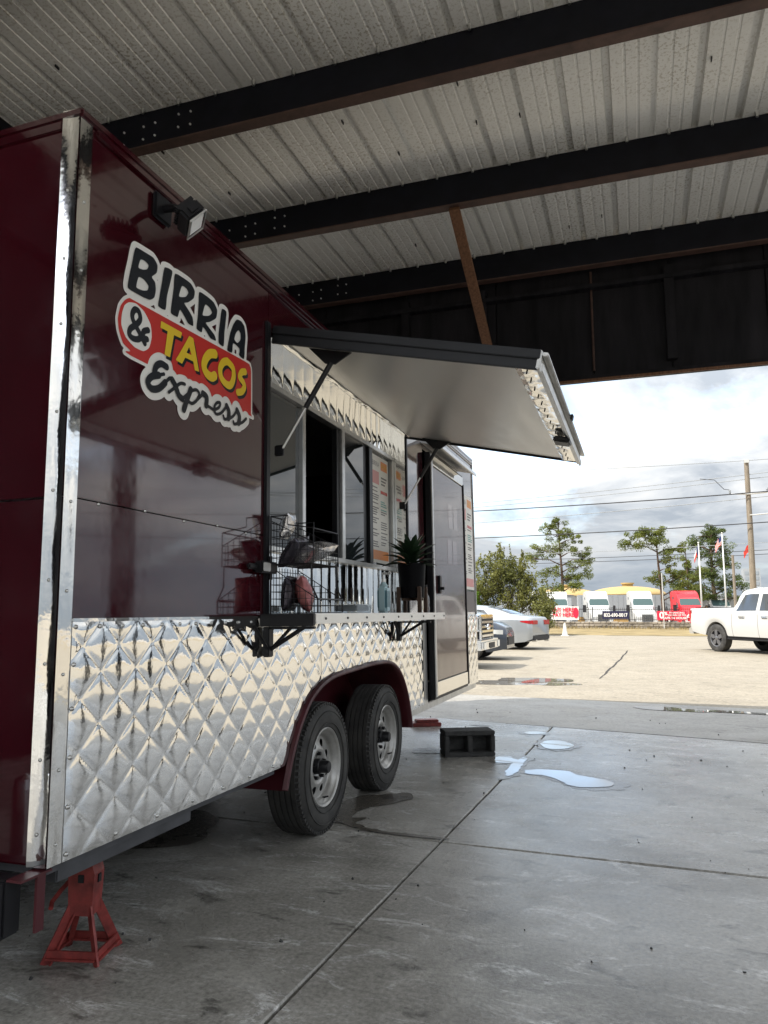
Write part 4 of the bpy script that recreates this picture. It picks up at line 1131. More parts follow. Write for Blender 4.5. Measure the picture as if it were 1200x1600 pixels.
# ---- floodlight
fl = MB().bbox(0.002, 0.02, 0.34, 0.44, 2.01, 2.11, 0.01).tube([(0.02, 0.39, 2.06), (0.07, 0.385, 2.05), (0.10, 0.37, 2.02)], 0.014).build('floodlight', 'black', TR)
mt = Matrix.Translation((0.145, 0.37, 1.985)) @ Euler((R(-4), R(44), R(36)), 'XYZ').to_matrix().to_4x4() @ Matrix.Scale(0.70, 4)
fb = MB().bbox(-0.045, 0.03, -0.085, 0.085, -0.055, 0.055, 0.012, mt)
for k in range(7): fb.box(-0.065, -0.046, -0.07 + 0.022 * k, -0.062 + 0.022 * k, -0.05, 0.05, mt)
fb.box(-0.02, 0.01, -0.10, -0.088, -0.02, 0.02, mt).box(-0.02, 0.01, 0.088, 0.10, -0.02, 0.02, mt)
fb.build('lamp_housing', 'black', fl)
MB().bbox(0.0305, 0.034, -0.062, 0.062, -0.040, 0.040, 0.002, mt).build('lamp_glass', 'lens', fl)
MB().bbox(0.0302, 0.038, -0.086, -0.078, -0.055, 0.055, 0.002, mt).bbox(0.0302, 0.038, 0.078, 0.086, -0.055, 0.055, 0.002, mt).bbox(0.0302, 0.038, -0.077, 0.077, -0.055, -0.049, 0.002, mt).bbox(0.0302, 0.038, -0.077, 0.077, 0.049, 0.055, 0.002, mt).build('lamp_bezel', 'alu', fl)

# ---- logo decal: each layer a thin vinyl sheet
xs_ = np.arange(0.13, 1.10, 0.0028); ys_ = np.arange(1.30, 1.96, 0.0028)
X, Y = np.meshgrid(xs_, ys_)
def union(*a):
    d = a[0]
    for b in a[1:]: d = np.minimum(d, b)
    return d
def smooth_closed(poly, k=4):
    n = len(poly); out = []
    for i in range(n):
        p0, p1, p2, p3 = poly[i - 1], poly[i], poly[(i + 1) % n], poly[(i + 2) % n]
        for j in range(k):
            t = j / k
            # gentle rounding only
            c = tuple(0.5 * ((2 * b) + (-a + c) * t + (2 * a - 5 * b + 4 * c - d) * t * t + (-a + 3 * b - 3 * c + d) * t ** 3) for a, b, c, d in zip(p0, p1, p2, p3))
            l = tuple(b + (c_ - b) * t for b, c_ in zip(p1, p2))
            out.append(tuple(0.55 * q + 0.45 * r for q, r in zip(c, l)))
    return out
def glyph(key, sm=True):
    ps = DEC_POLY[key]
    f = smooth_closed if sm else (lambda p: p)
    d = sdf_poly(X, Y, f(ps[0]))
    for h in ps[1:]: d = np.maximum(d, -sdf_poly(X, Y, f(h)))
    return d
outer = lambda key: sdf_poly(X, Y, smooth_closed(DEC_POLY[key][0]))
birria = union(*[glyph(k) for k in ('B', 'I', 'R', 'R2', 'I2', 'A')])
birria_solid = union(*[outer(k) for k in ('B', 'I', 'R', 'R2', 'I2', 'A')])
red = glyph('red'); ring = glyph('ring')
strokes = lambda key, w: union(*[sdf_stroke(X, Y, spline(s), w) for s in DEC_STROKE[key]])
amp = strokes('amp', 0.021)
tacos = union(glyph('T', False), glyph('TA', False), strokes('C', 0.036), strokes('O', 0.031), strokes('S', 0.029))
express = union(strokes('ex_thick', 0.025), strokes('ex_thin', 0.0125))
white_ = union(birria_solid - 0.020, red - 0.011, express - 0.024)
wexp = np.minimum(express - 0.024, 1)
DEC = sdf_mesh(white_, xs_, ys_, lambda a, b: (0.0020, a, b)).build('logo_decal', 'white', TR, fix=False)
sdf_mesh(np.maximum(red, -(express - 0.026)), xs_, ys_, lambda a, b: (0.0032, a, b)).build('red_field', 'redv', DEC, fix=False)
sdf_mesh(ring, xs_, ys_, lambda a, b: (0.0042, a, b)).build('white_roundel', 'white', DEC, fix=False)
sdf_mesh(amp, xs_, ys_, lambda a, b: (0.0052, a, b)).build('ampersand', 'blackv', DEC, fix=False)
sdf_mesh(birria, xs_, ys_, lambda a, b: (0.0042, a, b)).build('lettering_birria', 'blackv', DEC, fix=False)
sdf_mesh(tacos, xs_, ys_, lambda a, b: (0.0042, a + 0.011, b - 0.010)).build('lettering_shadow', 'blackv', DEC, fix=False)
sdf_mesh(tacos, xs_, ys_, lambda a, b: (0.0052, a, b)).build('lettering_tacos', 'yellow', DEC, fix=False)
sdf_mesh(express, xs_, ys_, lambda a, b: (0.0052, a, b)).build('lettering_express', 'blackv', DEC, fix=False)

# ================================================================== THINGS ON THE SHELF (trailer frame -> world)
TM = Matrix.Translation((0, 1.6472, 0.4221)) @ Matrix.Rotation(-0.01524, 4, 'Y')
SZ = SK + 0.017
def on_shelf(name, x, y, z=SZ, rz=0):
    o = empty(name, TM @ Vector((x, y, z)), (0, -0.01524, rz))
    return o
# wire basket stand
BK = on_shelf('wire_basket_stand', 0.0, 0.0)
tag(BK, 'black two-tier wire basket stand on the near end of the steel shelf', 'basket')
bx0, bx1, by0, by1 = 0.02, 0.24, 1.20, 1.47
def wires(x0, x1, y0, y1, z0, z1, front=None, step=0.027):
    mb = MB(); r = 0.0016
    front = front if front is not None else z1
    n = int((y1 - y0) / step); m = int((x1 - x0) / step)
    for i in range(n + 1):
        y = y0 + (y1 - y0) * i / n
        mb.tube([(x0, y, z1), (x0, y, z0), (x1, y, z0), (x1, y, front)], r, 4)
    for i in range(m + 1):
        x = x0 + (x1 - x0) * i / m
        zt = z1 + (front - z1) * i / m
        mb.tube([(x, y0, zt), (x, y0, z0), (x, y1, z0), (x, y1, zt)], r, 4)
    for k in range(int((z1 - z0) / 0.03)):
        z = z0 + 0.03 * (k + 1)
        if z < front: mb.tube([(x0, y0, z), (x1, y0, z), (x1, y1, z), (x0, y1, z), (x0, y0, z)], r, 4)
        elif z < z1:
            xe = x0 + (x1 - x0) * (z1 - z) / (z1 - front)
            mb.tube([(xe, y0, z), (x0, y0, z), (x0, y1, z), (xe, y1, z)], r, 4)
    for y in (y0, y1): mb.tube([(x0, y, z1), (x1, y, front)], r * 1.4, 4)
    return mb
wires(bx0, bx1, by0, by1, 0.004, 0.20, 0.06).build('lower_basket', 'black', BK)
wires(bx0, bx1 - 0.02, by0, by1, 0.21, 0.40, 0.30).build('upper_basket', 'black', BK)
fr = MB()
for y in (by0, by1):
    fr.tube([(bx0, y, 0.0), (bx0, y, 0.42)], 0.004, 6)
    fr.tube([(bx0, y, 0.21), (bx1 - 0.03, y, 0.21), (bx1 - 0.03, y, 0.12), (bx1, y, 0.06), (bx1, y, 0.004)], 0.004, 6)
    fr.tube([(bx0, y, 0.42), (bx0 + 0.08, y, 0.42), (bx0 + 0.08, y, 0.38), (bx1 - 0.02, y, 0.36), (bx1 - 0.02, y, 0.21)], 0.003, 6)
fr.tube([(bx1 - 0.02, by0, 0.36), (bx1 - 0.02, by1, 0.36)], 0.003, 6)
fr.tube([(bx1, by0, 0.06), (bx1, by1, 0.06)], 0.004, 6)
fr.tube([(bx0, by0, 0.42), (bx0, by1, 0.42)], 0.004, 6)
fr.build('frame', 'black', BK)
def bag(w, h, t, seed, mat, label, pos, rot, cat='snack bag'):
    mb = MB()
    nu, nv = 18, 22
    for s_ in (1, -1):
        def fn(u, v):
            a, b = u * 2 - 1, v * 2 - 1
            env = (1 - a ** 6) * (1 - abs(b) ** 2.2)
            wr = 1 + 0.28 * tri_noise((a * 1.8, b * 1.8, s_), 1.0, seed)
            return (s_ * t * 0.5 * env ** 0.6 * wr + 0.004 * tri_noise((a * 4, b * 3, 0), 1, seed), a * w / 2 * (1 - 0.08 * (1 - b * b)), b * h / 2)
        mb.grid(fn, nu, nv)
    o = mb.build('snack_bag', mat, smooth=True)
    o.location = TM @ Vector(pos); o.rotation_euler = rot
    tag(o, label, cat, 'snack bags in the wire basket')
    return o
bag(0.17, 0.16, 0.07, 1.3, 'foilred', 'red and white foil snack bag standing in the lower wire basket', (0.13, 1.30, SZ + 0.09), (0.1, -0.25, 0.5))
bag(0.17, 0.15, 0.06, 2.7, 'foildark', 'dark snack bag leaning behind the red one in the lower basket', (0.07, 1.29, SZ + 0.088), (0.0, 0.1, 0.15))
bag(0.20, 0.20, 0.08, 3.9, 'foil', 'crumpled silver foil bag lying across the upper wire basket', (0.13, 1.36, SZ + 0.265), (0.5, 1.25, 0.4))
bag(0.15, 0.15, 0.06, 5.1, 'foildark', 'dark foil bag under the silver bag in the upper basket', (0.09, 1.28, SZ + 0.27), (0.2, 0.6, 0.1))
bag(0.11, 0.12, 0.05, 6.6, 'foil', 'small silver and dark bag at the top of the wire stand', (0.06, 1.28, SZ + 0.385), (0.1, 0.3, 0.2))
# sanitiser
o = on_shelf('sanitizer_bottle', 0.16, 2.28)
tag(o, 'pale blue pump bottle of hand sanitizer on the shelf beside the planter', 'bottle')
MB().bbox(-0.028, 0.028, -0.035, 0.035, 0.0, 0.150, 0.012).lathe([(0.150, 0.028), (0.163, 0.016), (0.172, 0.013)], ax='Z', n=20).build('bottle_body', 'bluegel', o, smooth=True, ang=40)
MB().bbox(-0.0285, 0.0292, -0.030, 0.030, 0.03, 0.125, 0.003).build('bottle_label', 'label', o)
MB().cyl((0, 0, 0.172), (0, 0, 0.19), 0.014).cyl((0, 0, 0.19), (0, 0, 0.215), 0.005).bbox(-0.009, 0.045, -0.008, 0.008, 0.213, 0.226, 0.003).build('pump', 'alu', o)
# clear tray and small napkin holder
o = on_shelf('clear_tray', 0.14, 1.86)
tag(o, 'low clear plastic tray on the shelf between basket and bottle', 'tray')
MB().bbox(-0.06, 0.06, -0.11, 0.11, 0, 0.045, 0.006).build('tray_body', 'clear', o)
MB().bbox(-0.05, 0.05, -0.08, 0.08, 0.012, 0.042, 0.006).build('tray_contents', 'greywall', o)
# planter on wooden stand
PL = on_shelf('potted_plant', 0.13, 2.93)
tag(PL, 'dark leafy plant in a black pot on a wooden stand at shelf end', 'plant')
MB().lathe([(0.095, 0.0), (0.095, 0.078), (0.30, 0.090), (0.315, 0.090), (0.315, 0.083), (0.29, 0.080), (0.29, 0.0)], ax='Z', n=32).build('pot', 'pot', PL, smooth=True, ang=40)
st = MB()
for k in range(4):
    t = math.pi / 4 + k * math.pi / 2
    x, y = 0.098 * math.cos(t), 0.098 * math.sin(t)
    st.bbox(x - 0.012, x + 0.012, y - 0.012, y + 0.012, 0.0, 0.165, 0.003)
st.box(-0.075, 0.075, -0.010, 0.010, 0.078, 0.094, Matrix.Rotation(math.pi / 4, 4, 'Z')).box(-0.010, 0.010, -0.075, 0.075, 0.0785, 0.0935, Matrix.Rotation(math.pi / 4, 4, 'Z'))
st.build('stand', 'wood_dark', PL)
random.seed(21)
lf0 = None
for k in range(38):
    a = k * 2.4 + random.uniform(-0.2, 0.2)
    up = 0.20 + 1.15 * (k / 38) + random.uniform(-0.1, 0.1)
    ln = random.uniform(0.12, 0.18); wd = random.uniform(0.020, 0.030)
    if lf0 is None:
        lm = MB()
        def lfn(u, v):
            s = v
            w = (math.sin(math.pi * min(1, s * 0.93 + 0.07)) ** 0.7) * (u - 0.5) * 2
            return (s, w, -0.28 * s * s + 0.25 * abs(u - 0.5) * 0.6 * math.sin(math.pi * s))
        lm.grid(lfn, 4, 9)
        lf0 = lm.build('leaf', 'leafdark', PL, smooth=True, fix=False); o = lf0
    else:
        o = inst(lf0, 'leaf', PL)
    o.location = (0.02 * math.cos(a), 0.02 * math.sin(a), 0.30 + 0.07 * k / 38)
    o.rotation_euler = (0, -up, a); o.scale = (ln, wd, ln)
MB().cyl((0, 0, 0.28), (0, 0, 0.34), 0.014, 0.010).build('stem', 'leafdark', PL)
o = on_shelf('glass_bottle', 0.16, 3.14)
tag(o, 'small dark capped bottle on the shelf behind the planter', 'bottle')
MB().lathe([(0, 0.0), (0, 0.026), (0.10, 0.026), (0.135, 0.011), (0.165, 0.011)], ax='Z', n=18).build('bottle_body', 'clear', o, smooth=True, ang=40)
MB().cyl((0, 0, 0.165), (0, 0, 0.185), 0.013).build('cap', 'black', o)

# ================================================================== THINGS ON THE FLOOR
# jack stand
JS = empty('jack_stand', (-0.235, 2.08, 0.0), (0, 0, R(14)))
tag(JS, 'scuffed red steel jack stand under the near corner of the trailer', 'jack stand')
def bar(p, q, w=0.022, t=0.005):
    p = Vector(p); q = Vector(q); d = q - p
    mt = Matrix.Translation(p) @ d.to_track_quat('Z', 'X').to_matrix().to_4x4()
    return MB().box(-w, w, -t, t, 0, d.length, mt).box(-w, -w + 2 * t, t + 0.0002, w, 0, d.length, mt)
for sx in (-1, 1):
    for sy in (-1, 1):
        bar((sx * 0.084, sy * 0.076, 0.0), (sx * 0.028, sy * 0.026, 0.155), 0.015, 0.003).build('leg', 'red', JS)
for a, b in (((-0.08, -0.073), (0.08, -0.073)), ((-0.08, 0.073), (0.08, 0.073)), ((-0.08, -0.073), (-0.08, 0.073)), ((0.08, -0.073), (0.08, 0.073))):
    bar((*a, 0.030), (*b, 0.030), 0.013, 0.003).build('foot_rail', 'red', JS)
MB().prism([(-0.038, 0.13), (0.038, 0.13), (0.044, 0.255), (0.030, 0.298), (-0.030, 0.298), (-0.044, 0.255)], lambda a, b, d: (a, d, b), -0.034, 0.034).build('head', 'red', JS)
MB().bbox(0.0425, 0.047, -0.010, 0.010, 0.225, 0.25, 0.001).bbox(-0.010, 0.010, -0.037, -0.0345, 0.23, 0.255, 0.001).build('ratchet_slot', 'black', JS)
MB().bbox(-0.012, 0.012, -0.010, 0.010, 0.2985, 0.392, 0.003).bbox(-0.03, 0.03, -0.03, 0.03, 0.392, 0.412, 0.004).build('ratchet_bar', 'greymetal', JS)
MB().tube([(-0.04, 0, 0.24), (-0.075, -0.01, 0.20), (-0.10, -0.02, 0.165), (-0.09, -0.045, 0.155)], 0.008).build('lever', 'red', JS)
# concrete block lying on its side with two cores
CB = empty('concrete_block', (0.20, 5.75, 0.0), (0, 0, R(27)))
tag(CB, 'dark hollow concrete block lying on the shed floor near the wheels', 'concrete block')
a = np.linspace(-0.205, 0.205, 83); b = np.linspace(-0.002, 0.2, 42)
X2, Y2 = np.meshgrid(a, b)
def rbox(cx, cy, hx, hy, r):
    qx = np.abs(X2 - cx) - hx + r; qy = np.abs(Y2 - cy) - hy + r
    return np.hypot(np.maximum(qx, 0), np.maximum(qy, 0)) + np.minimum(np.maximum(qx, qy), 0) - r
bm_ = MB()
def cbox(x0, x1, z0, z1):
    bm_.bbox(x0, x1, -0.0955, 0.0955, z0, z1, 0.006)
cbox(-0.195, 0.195, 0.0, 0.034); cbox(-0.195, 0.195, 0.156, 0.19)
cbox(-0.195, -0.160, 0.0345, 0.1555); cbox(0.160, 0.195, 0.0345, 0.1555); cbox(-0.019, 0.019, 0.0345, 0.1555)
bm_.build('block_body', 'block', CB)
MB().box(-0.158, -0.020, 0.03, 0.09, 0.036, 0.154).box(0.020, 0.158, 0.03, 0.09, 0.036, 0.154).build('block_core_web', 'block', CB)
# red scrap behind the wheels
o = MB().bbox(-0.14, 0.14, -0.08, 0.08, 0.0, 0.035, 0.006).bbox(-0.10, 0.12, -0.05, 0.05, 0.0355, 0.06, 0.006).build('red_ramp', 'red')
o.location = (-0.50, 7.05, 0); o.rotation_euler = (0, 0, 0.5)
tag(o, 'flat red metal wheel ramp half under the trailer past the wheels', 'ramp')
# small grit on the floor
random.seed(9)
mb = MB()
for k in range(160):
    x = random.uniform(-1.2, 4.5); y = random.uniform(1.2, 8.5); s = random.uniform(0.002, 0.007)
    z = max(0.0, 0.0)
    mt = Matrix.Translation((x, y, z + s * 0.3)) @ Euler((random.random() * 3, random.random() * 3, random.random() * 3)).to_matrix().to_4x4()
    mb.box(-s, s, -s * 0.7, s * 0.7, -s * 0.5, s * 0.5, mt)
tag(mb.build('grit', 'block'), 'scattered dark grit and crumbs on the concrete floor', 'grit', kind='stuff')

# ================================================================== VEHICLES
def lerp_tab(tab, x):
    if x <= tab[0][0]: return tab[0][1]
    for (a, va), (b, vb) in zip(tab[:-1], tab[1:]):
        if x <= b:
            t = (x - a) / (b - a) if b > a else 0
            return va + (vb - va) * t
    return tab[-1][1]

class Shell:
    """lofted vehicle body; +x forward, y left, x=0 at the tail"""
    def __init__(s, length, wheels, R_arch, wz, sill, belt, top, wmid, wtop, step=0.045, grooves=(), sh=(0.93, 0.96, 0.72, 0.01)):
        s.sh = sh
        s.L, s.wheels, s.ra, s.wz, s.sill, s.belt, s.top, s.wmid, s.wtop = length, wheels, R_arch, wz, sill, belt, top, wmid, wtop
        n = int(length / step); s.xs = sorted(set([length * i / n for i in range(n + 1)] + [q + d for q in grooves for d in (-0.012, -0.008, 0.008, 0.012)]))
        s.grooves = grooves
    def zb(s, x):
        z = lerp_tab(s.sill, x)
        for xw in s.wheels:
            d = abs(x - xw)
            if d < s.ra: z = max(z, s.wz + math.sqrt(s.ra ** 2 - d * d))
        return z
    def sec(s, x):
        w = lerp_tab(s.wmid, x); wt = lerp_tab(s.wtop, x); zt = lerp_tab(s.top, x); be = min(lerp_tab(s.belt, x), zt - 0.02); zb = min(s.zb(x), be - 0.08)
        for q in s.grooves:
            if abs(x - q) < 0.009: w -= 0.02; wt -= 0.02
        zm = max(zb + 0.03, zb + (be - zb) * 0.55)
        return [(w * 0.955, zb), (w * 0.99, zb + (zm - zb) * 0.5), (w, zm), (w * 0.985, be - 0.03), (w * 0.955, be),
                (wt + (w * 0.955 - wt) * 0.12, be + (zt - be) * 0.80), (wt * s.sh[1], be + (zt - be) * s.sh[0]), (wt * s.sh[2], zt - (zt - be) * s.sh[3]), (0, zt)]
    def build(s, mat, parent, name='body'):
        mb = MB(); rings = []
        for x in s.xs:
            h = s.sec(x)
            rings.append([(x, y, z) for y, z in h] + [(x, -y, z) for y, z in reversed(h[:-1])])
        m = len(rings[0])
        for r in rings: mb.v += r
        for i in range(len(rings) - 1):
            for k in range(m - 1):
                mb.f.append((i * m + k, i * m + k + 1, (i + 1) * m + k + 1, (i + 1) * m + k))
            mb.f.append((i * m + m - 1, i * m, (i + 1) * m, (i + 1) * m + m - 1))
        mb.f.append(tuple(range(m))); mb.f.append(tuple(range((len(rings) - 1) * m, len(rings) * m)))
        return mb.build(name, mat, parent, smooth=True, ang=32)
    def side(s, name, mat, parent, xb, xt, v0=0.08, v1=0.9, off=0.006, sides=(-1, 1)):
        for sg in sides:
            mb = MB()
            def fn(u, v):
                x = (xb[0] + (xb[1] - xb[0]) * u) * (1 - v) + (xt[0] + (xt[1] - xt[0]) * u) * v
                h = s.sec(x); a = h[4]; b = h[5]
                vv = v0 + (v1 - v0) * v
                return (x, sg * (a[0] + (b[0] - a[0]) * vv + off), a[1] + (b[1] - a[1]) * vv)
            mb.grid(fn, 10, 4)
            mb.build(name, mat, parent, smooth=True)
    def across(s, name, mat, parent, x0, x1, k=0.85, off=0.008):
        mb = MB()
        def fn(u, v):
            x = x0 + (x1 - x0) * v
            h = s.sec(x); y = (u * 2 - 1) * h[6][0] * k
            a = abs(y); p, q, r_ = h[6], h[7], h[8]
            z = (q[1] + (r_[1] - q[1]) * (1 - a / q[0])) if a < q[0] else q[1] + (p[1] - q[1]) * (a - q[0]) / max(1e-6, p[0] - q[0])
            return (x, y, z + off)
        mb.grid(fn, 10, 8)
        return mb.build(name, mat, parent, smooth=True)

def car_wheel(parent, x, y, r, w, mat, spokes=5, side=1, rimr=0.62):
    W = empty('wheel', (x, y, r), (0, 0, 0 if side > 0 else math.pi), parent)
    ty = MB().lathe([(-w, r * 0.6), (-w, r * 0.92), (-w + 0.02, r), (-0.02, r), (0, r * 0.94), (0.006, r * 0.8), (0, r * rimr)], ax='Y', n=36)
    ty.build('tyre', 'rubber', W, smooth=True, ang=35)
    rm = MB().lathe([(0.0, r * rimr), (-0.01, r * (rimr - 0.05)), (-0.08, r * (rimr - 0.08))], ax='Y', n=36)
    for k in range(spokes):
        t = 2 * math.pi * k / spokes
        mt = Matrix.Rotation(t, 4, 'Y')
        rm.prism([(0.02 * r, 0.08 * r), (0.17 * r, r * 0.3), (0.15 * r, r * (rimr - 0.03)), (-0.15 * r, r * (rimr - 0.03)), (-0.17 * r, r * 0.3), (-0.02 * r, 0.08 * r)], lambda a, b, d, mt=mt: mt @ Vector((a * (1 - 0.3 * b / r), d - 0.02, b)), -0.03, 0.012)
    rm.lathe([(-0.01, 0.16 * r), (0.0, 0.12 * r), (0.002, 0.0)], ax='Y', n=16)
    rm.build('rim', mat, W, smooth=True, ang=40)
    MB().lathe([(-0.09, r * rimr), (-0.10, 0.0)], ax='Y', n=20).build('brake_disc', 'plastic', W)
    return W

def four_wheels(V, xr, xf, half, r, w, mat, spokes=5):
    for x in (xr, xf):
        car_wheel(V, x, half, r, w, mat, spokes, 1); car_wheel(V, x, -half, r, w, mat, spokes, -1)

# ---- silver sedan (rear left quarter seen)
hd = Vector((-0.97, 0.24)).normalized()
nl = Vector((-hd.y, hd.x))            # left of heading (faces the camera)
wheel_pt = Vector((-2.86, 24.5))
org = wheel_pt - hd * 1.06 - nl * 0.86
SE = empty('sedan', (org.x, org.y, -0.154), (0, 0, math.atan2(hd.y, hd.x)))
tag(SE, 'silver sedan parked tail outward beside the dark car', 'car')
S = Shell(4.85, (1.06, 3.88), 0.385, 0.335, [(0, 0.36), (0.25, 0.26), (0.6, 0.22), (4.4, 0.20), (4.85, 0.30)],
          [(0, 0.86), (0.15, 0.98), (0.8, 1.00), (2.4, 0.94), (3.6, 0.90), (4.5, 0.74), (4.85, 0.58)],
          [(0, 0.92), (0.06, 1.05), (0.50, 1.11), (0.75, 1.13), (1.25, 1.30), (1.8, 1.42), (2.3, 1.46), (2.8, 1.44), (3.2, 1.32), (3.75, 1.03), (4.5, 0.86), (4.8, 0.70), (4.85, 0.60)],
          [(0, 0.74), (0.12, 0.84), (0.5, 0.91), (1.2, 0.925), (3.8, 0.92), (4.5, 0.84), (4.85, 0.62)],
          [(0, 0.66), (0.3, 0.70), (0.8, 0.62), (1.8, 0.57), (2.8, 0.58), (3.6, 0.66), (4.4, 0.70), (4.85, 0.5)])
S.build('carsilver', SE)
S.side('side_window', 'carglass', SE, (1.35, 3.45), (1.75, 2.95))
S.across('rear_window', 'carglass', SE, 0.85, 1.7)
S.across('windshield', 'carglass', SE, 2.95, 3.65)
for sg in (-1, 1):
    tl = MB()
    tl.grid(lambda u, v: (lambda x, h: (x, sg * (h[3][0] + (0.012 if x > 0.05 else 0.006)), 0.83 + 0.12 * v * (1 - 0.75 * u) + 0.07 * u))(0.02 + 0.34 * u, S.sec(0.02 + 0.34 * u)), 10, 4)
    tl.build('taillight', 'taillight', SE, smooth=True)
    MB().bbox(-0.015, 0.03, sg * 0.30, sg * 0.74, 0.82, 0.95, 0.01).build('taillight', 'taillight', SE)
MB().bbox(-0.03, 0.25, -0.72, 0.72, 0.30, 0.48, 0.03).build('bumper_diffuser', 'plastic', SE)
MB().cyl((-0.06, 0.55, 0.30), (0.1, 0.55, 0.30), 0.04).cyl((-0.06, -0.55, 0.30), (0.1, -0.55, 0.30), 0.04).build('exhaust_tip', 'chrome', SE)
MB().prism([(1.35, 1.34), (1.62, 1.39), (1.36, 1.47)], lambda a, b, d: (a, d, b), -0.02, 0.02).build('shark_fin_antenna', 'carsilver', SE)
four_wheels(SE, 1.06, 3.88, 0.90, 0.335, 0.22, 'alloybright', 5)

# ---- pickups
def pickup(name, mat, whl):
    V = empty(name)
    S = Shell(5.85, (1.22, 4.83), 0.50, 0.42, [(0, 0.62), (0.3, 0.55), (0.7, 0.50), (5.4, 0.48), (5.85, 0.50)],
              [(0, 1.18), (1.9, 1.20), (3.9, 1.20), (4.4, 1.16), (5.85, 1.02)],
              [(0, 1.34), (1.96, 1.36), (1.99, 1.40), (2.10, 1.74), (2.26, 1.90), (2.6, 1.95), (3.3, 1.94), (3.55, 1.85), (4.10, 1.34), (4.3, 1.28), (5.6, 1.20), (5.8, 1.12), (5.85, 1.04)],
              [(0, 0.95), (0.1, 0.985), (0.6, 1.0), (1.22, 1.015), (5.0, 1.005), (5.7, 0.96), (5.85, 0.92)],
              [(0, 0.93), (1.95, 0.94), (2.05, 0.78), (2.4, 0.73), (3.5, 0.73), (4.15, 0.84), (5.5, 0.86), (5.85, 0.80)], grooves=(1.97, 3.02, 4.02))
    S.build(mat, V)
    S.side('rear_door_window', 'carglass', V, (2.12, 2.92), (2.36, 2.92), 0.10, 0.92)
    S.side('front_door_window', 'carglass', V, (3.06, 4.00), (3.06, 3.56), 0.10, 0.92)
    S.across('windshield', 'carglass', V, 3.60, 4.08)
    MB().bbox(0.12, 1.88, -0.84, 0.84, 1.345, 1.372, 0.008).build('bed_cover', 'plastic', V)
    MB().bbox(-0.14, 0.10, -0.93, 0.93, 0.52, 0.72, 0.03).build('rear_bumper', 'chrome', V)
    for sg in (-1, 1):
        MB().bbox(-0.012, 0.06, sg * 0.83, sg * 0.955, 0.86, 1.26, 0.01).build('taillight', 'taillight', V)
        for x in (2.30, 3.20):
            MB().bbox(x, x + 0.20, sg * 1.000, sg * 1.030, 1.06, 1.10, 0.008).build('door_handle', 'chrome', V)
        MB().bbox(3.80, 3.98, sg * 1.02, sg * 1.26, 1.24, 1.46, 0.03).build('mirror', 'plastic', V)
        MB().bbox(0.75, 5.2, sg * 0.82, sg * 0.90, 0.40, 0.50, 0.02).build('sill', 'plastic', V)
    MB().bbox(0.3, 5.4, -0.45, 0.45, 0.35, 0.55, 0.02).build('underbody', 'plastic', V)
    four_wheels(V, 1.22, 4.83, 0.985, 0.42, 0.27, whl, 5)
    return V
PK = pickup('pickup_truck', 'carwhite', 'alloy')
tag(PK, 'white crew-cab pickup with dark five-spoke wheels in the sunny lot', 'pickup')
hd = Vector((0.56, -0.83)).normalized(); rtv = Vector((hd.y, -hd.x))
wp = Vector((3.70, 25.4))
org = wp - hd * 1.22 - rtv * 0.985
PK.location = (org.x, org.y, -0.154); PK.rotation_euler = (0, 0, math.atan2(hd.y, hd.x))
FT = pickup('pickup_truck', 'carsilver', 'alloybright')
tag(FT, 'silver pickup showing its chrome grille past the trailer end', 'pickup')
gr = MB().bbox(5.82, 5.90, -0.66, 0.66, 0.62, 1.10, 0.03).build('grille_panel', 'plastic', FT)
for k in range(5):
    z = 0.66 + 0.095 * k
    MB().bbox(5.895, 5.945, -0.62, 0.62, z, z + 0.048, 0.012).build('grille_bar', 'chrome', gr)
fr = MB()
fr.bbox(5.88, 5.93, -0.68, 0.68, 1.085, 1.13, 0.012).bbox(5.88, 5.93, -0.68, -0.63, 0.60, 1.084, 0.012).bbox(5.88, 5.93, 0.63, 0.68, 0.60, 1.084, 0.012)
fr.build('grille_surround', 'chrome', gr)
MB().lathe([(0.0, 1.0), (0.4, 0.9), (0.5, 0.0)], n=24, mat=Matrix.Translation((5.945, 0, 0.87)) @ Matrix.Diagonal((0.06, 0.15, 0.065, 1))).build('oval_badge', 'chrome', gr)
MB().bbox(5.72, 6.02, -0.98, 0.98, 0.40, 0.60, 0.04).build('front_bumper', 'chrome', FT)
MB().bbox(6.021, 6.03, -0.30, 0.30, 0.42, 0.54, 0.01).build('bumper_insert', 'plastic', FT)
for sg in (-1, 1):
    MB().bbox(5.78, 5.87, sg * 0.70, sg * 0.95, 0.80, 1.06, 0.02).build('headlight', 'lens', FT)
    MB().bbox(6.018, 6.03, sg * 0.66, sg * 0.88, 0.42, 0.55, 0.01).build('fog_light', 'lens', FT)
FT.location = (-1.55 - 6.02, 16.05, -0.11); FT.rotation_euler = (0, 0, 0)

# ---- dark car next to it
DK = empty('dark_car')
tag(DK, 'dark blue-grey car, front corner showing between pickup and silver sedan', 'car')
D_ = Shell(4.6, (0.95, 3.7), 0.37, 0.33, [(0, 0.34), (0.5, 0.24), (4.2, 0.22), (4.6, 0.30)],
           [(0, 0.9), (0.5, 1.0), (3.4, 0.98), (4.3, 0.86), (4.6, 0.66)],
           [(0, 1.0), (0.1, 1.25), (0.5, 1.52), (1.4, 1.62), (2.4, 1.60), (3.2, 1.18), (3.4, 1.10), (4.3, 0.96), (4.55, 0.84), (4.6, 0.70)],
           [(0, 0.84), (0.3, 0.91), (3.9, 0.91), (4.4, 0.80), (4.6, 0.60)], [(0, 0.6), (0.5, 0.66), (2.4, 0.66), (3.3, 0.76), (4.3, 0.7), (4.6, 0.5)])
D_.build('cardark', DK)
D_.side('side_window', 'carglass', DK, (0.6, 3.1), (0.8, 2.4))
D_.across('windshield', 'carglass', DK, 2.45, 3.2)
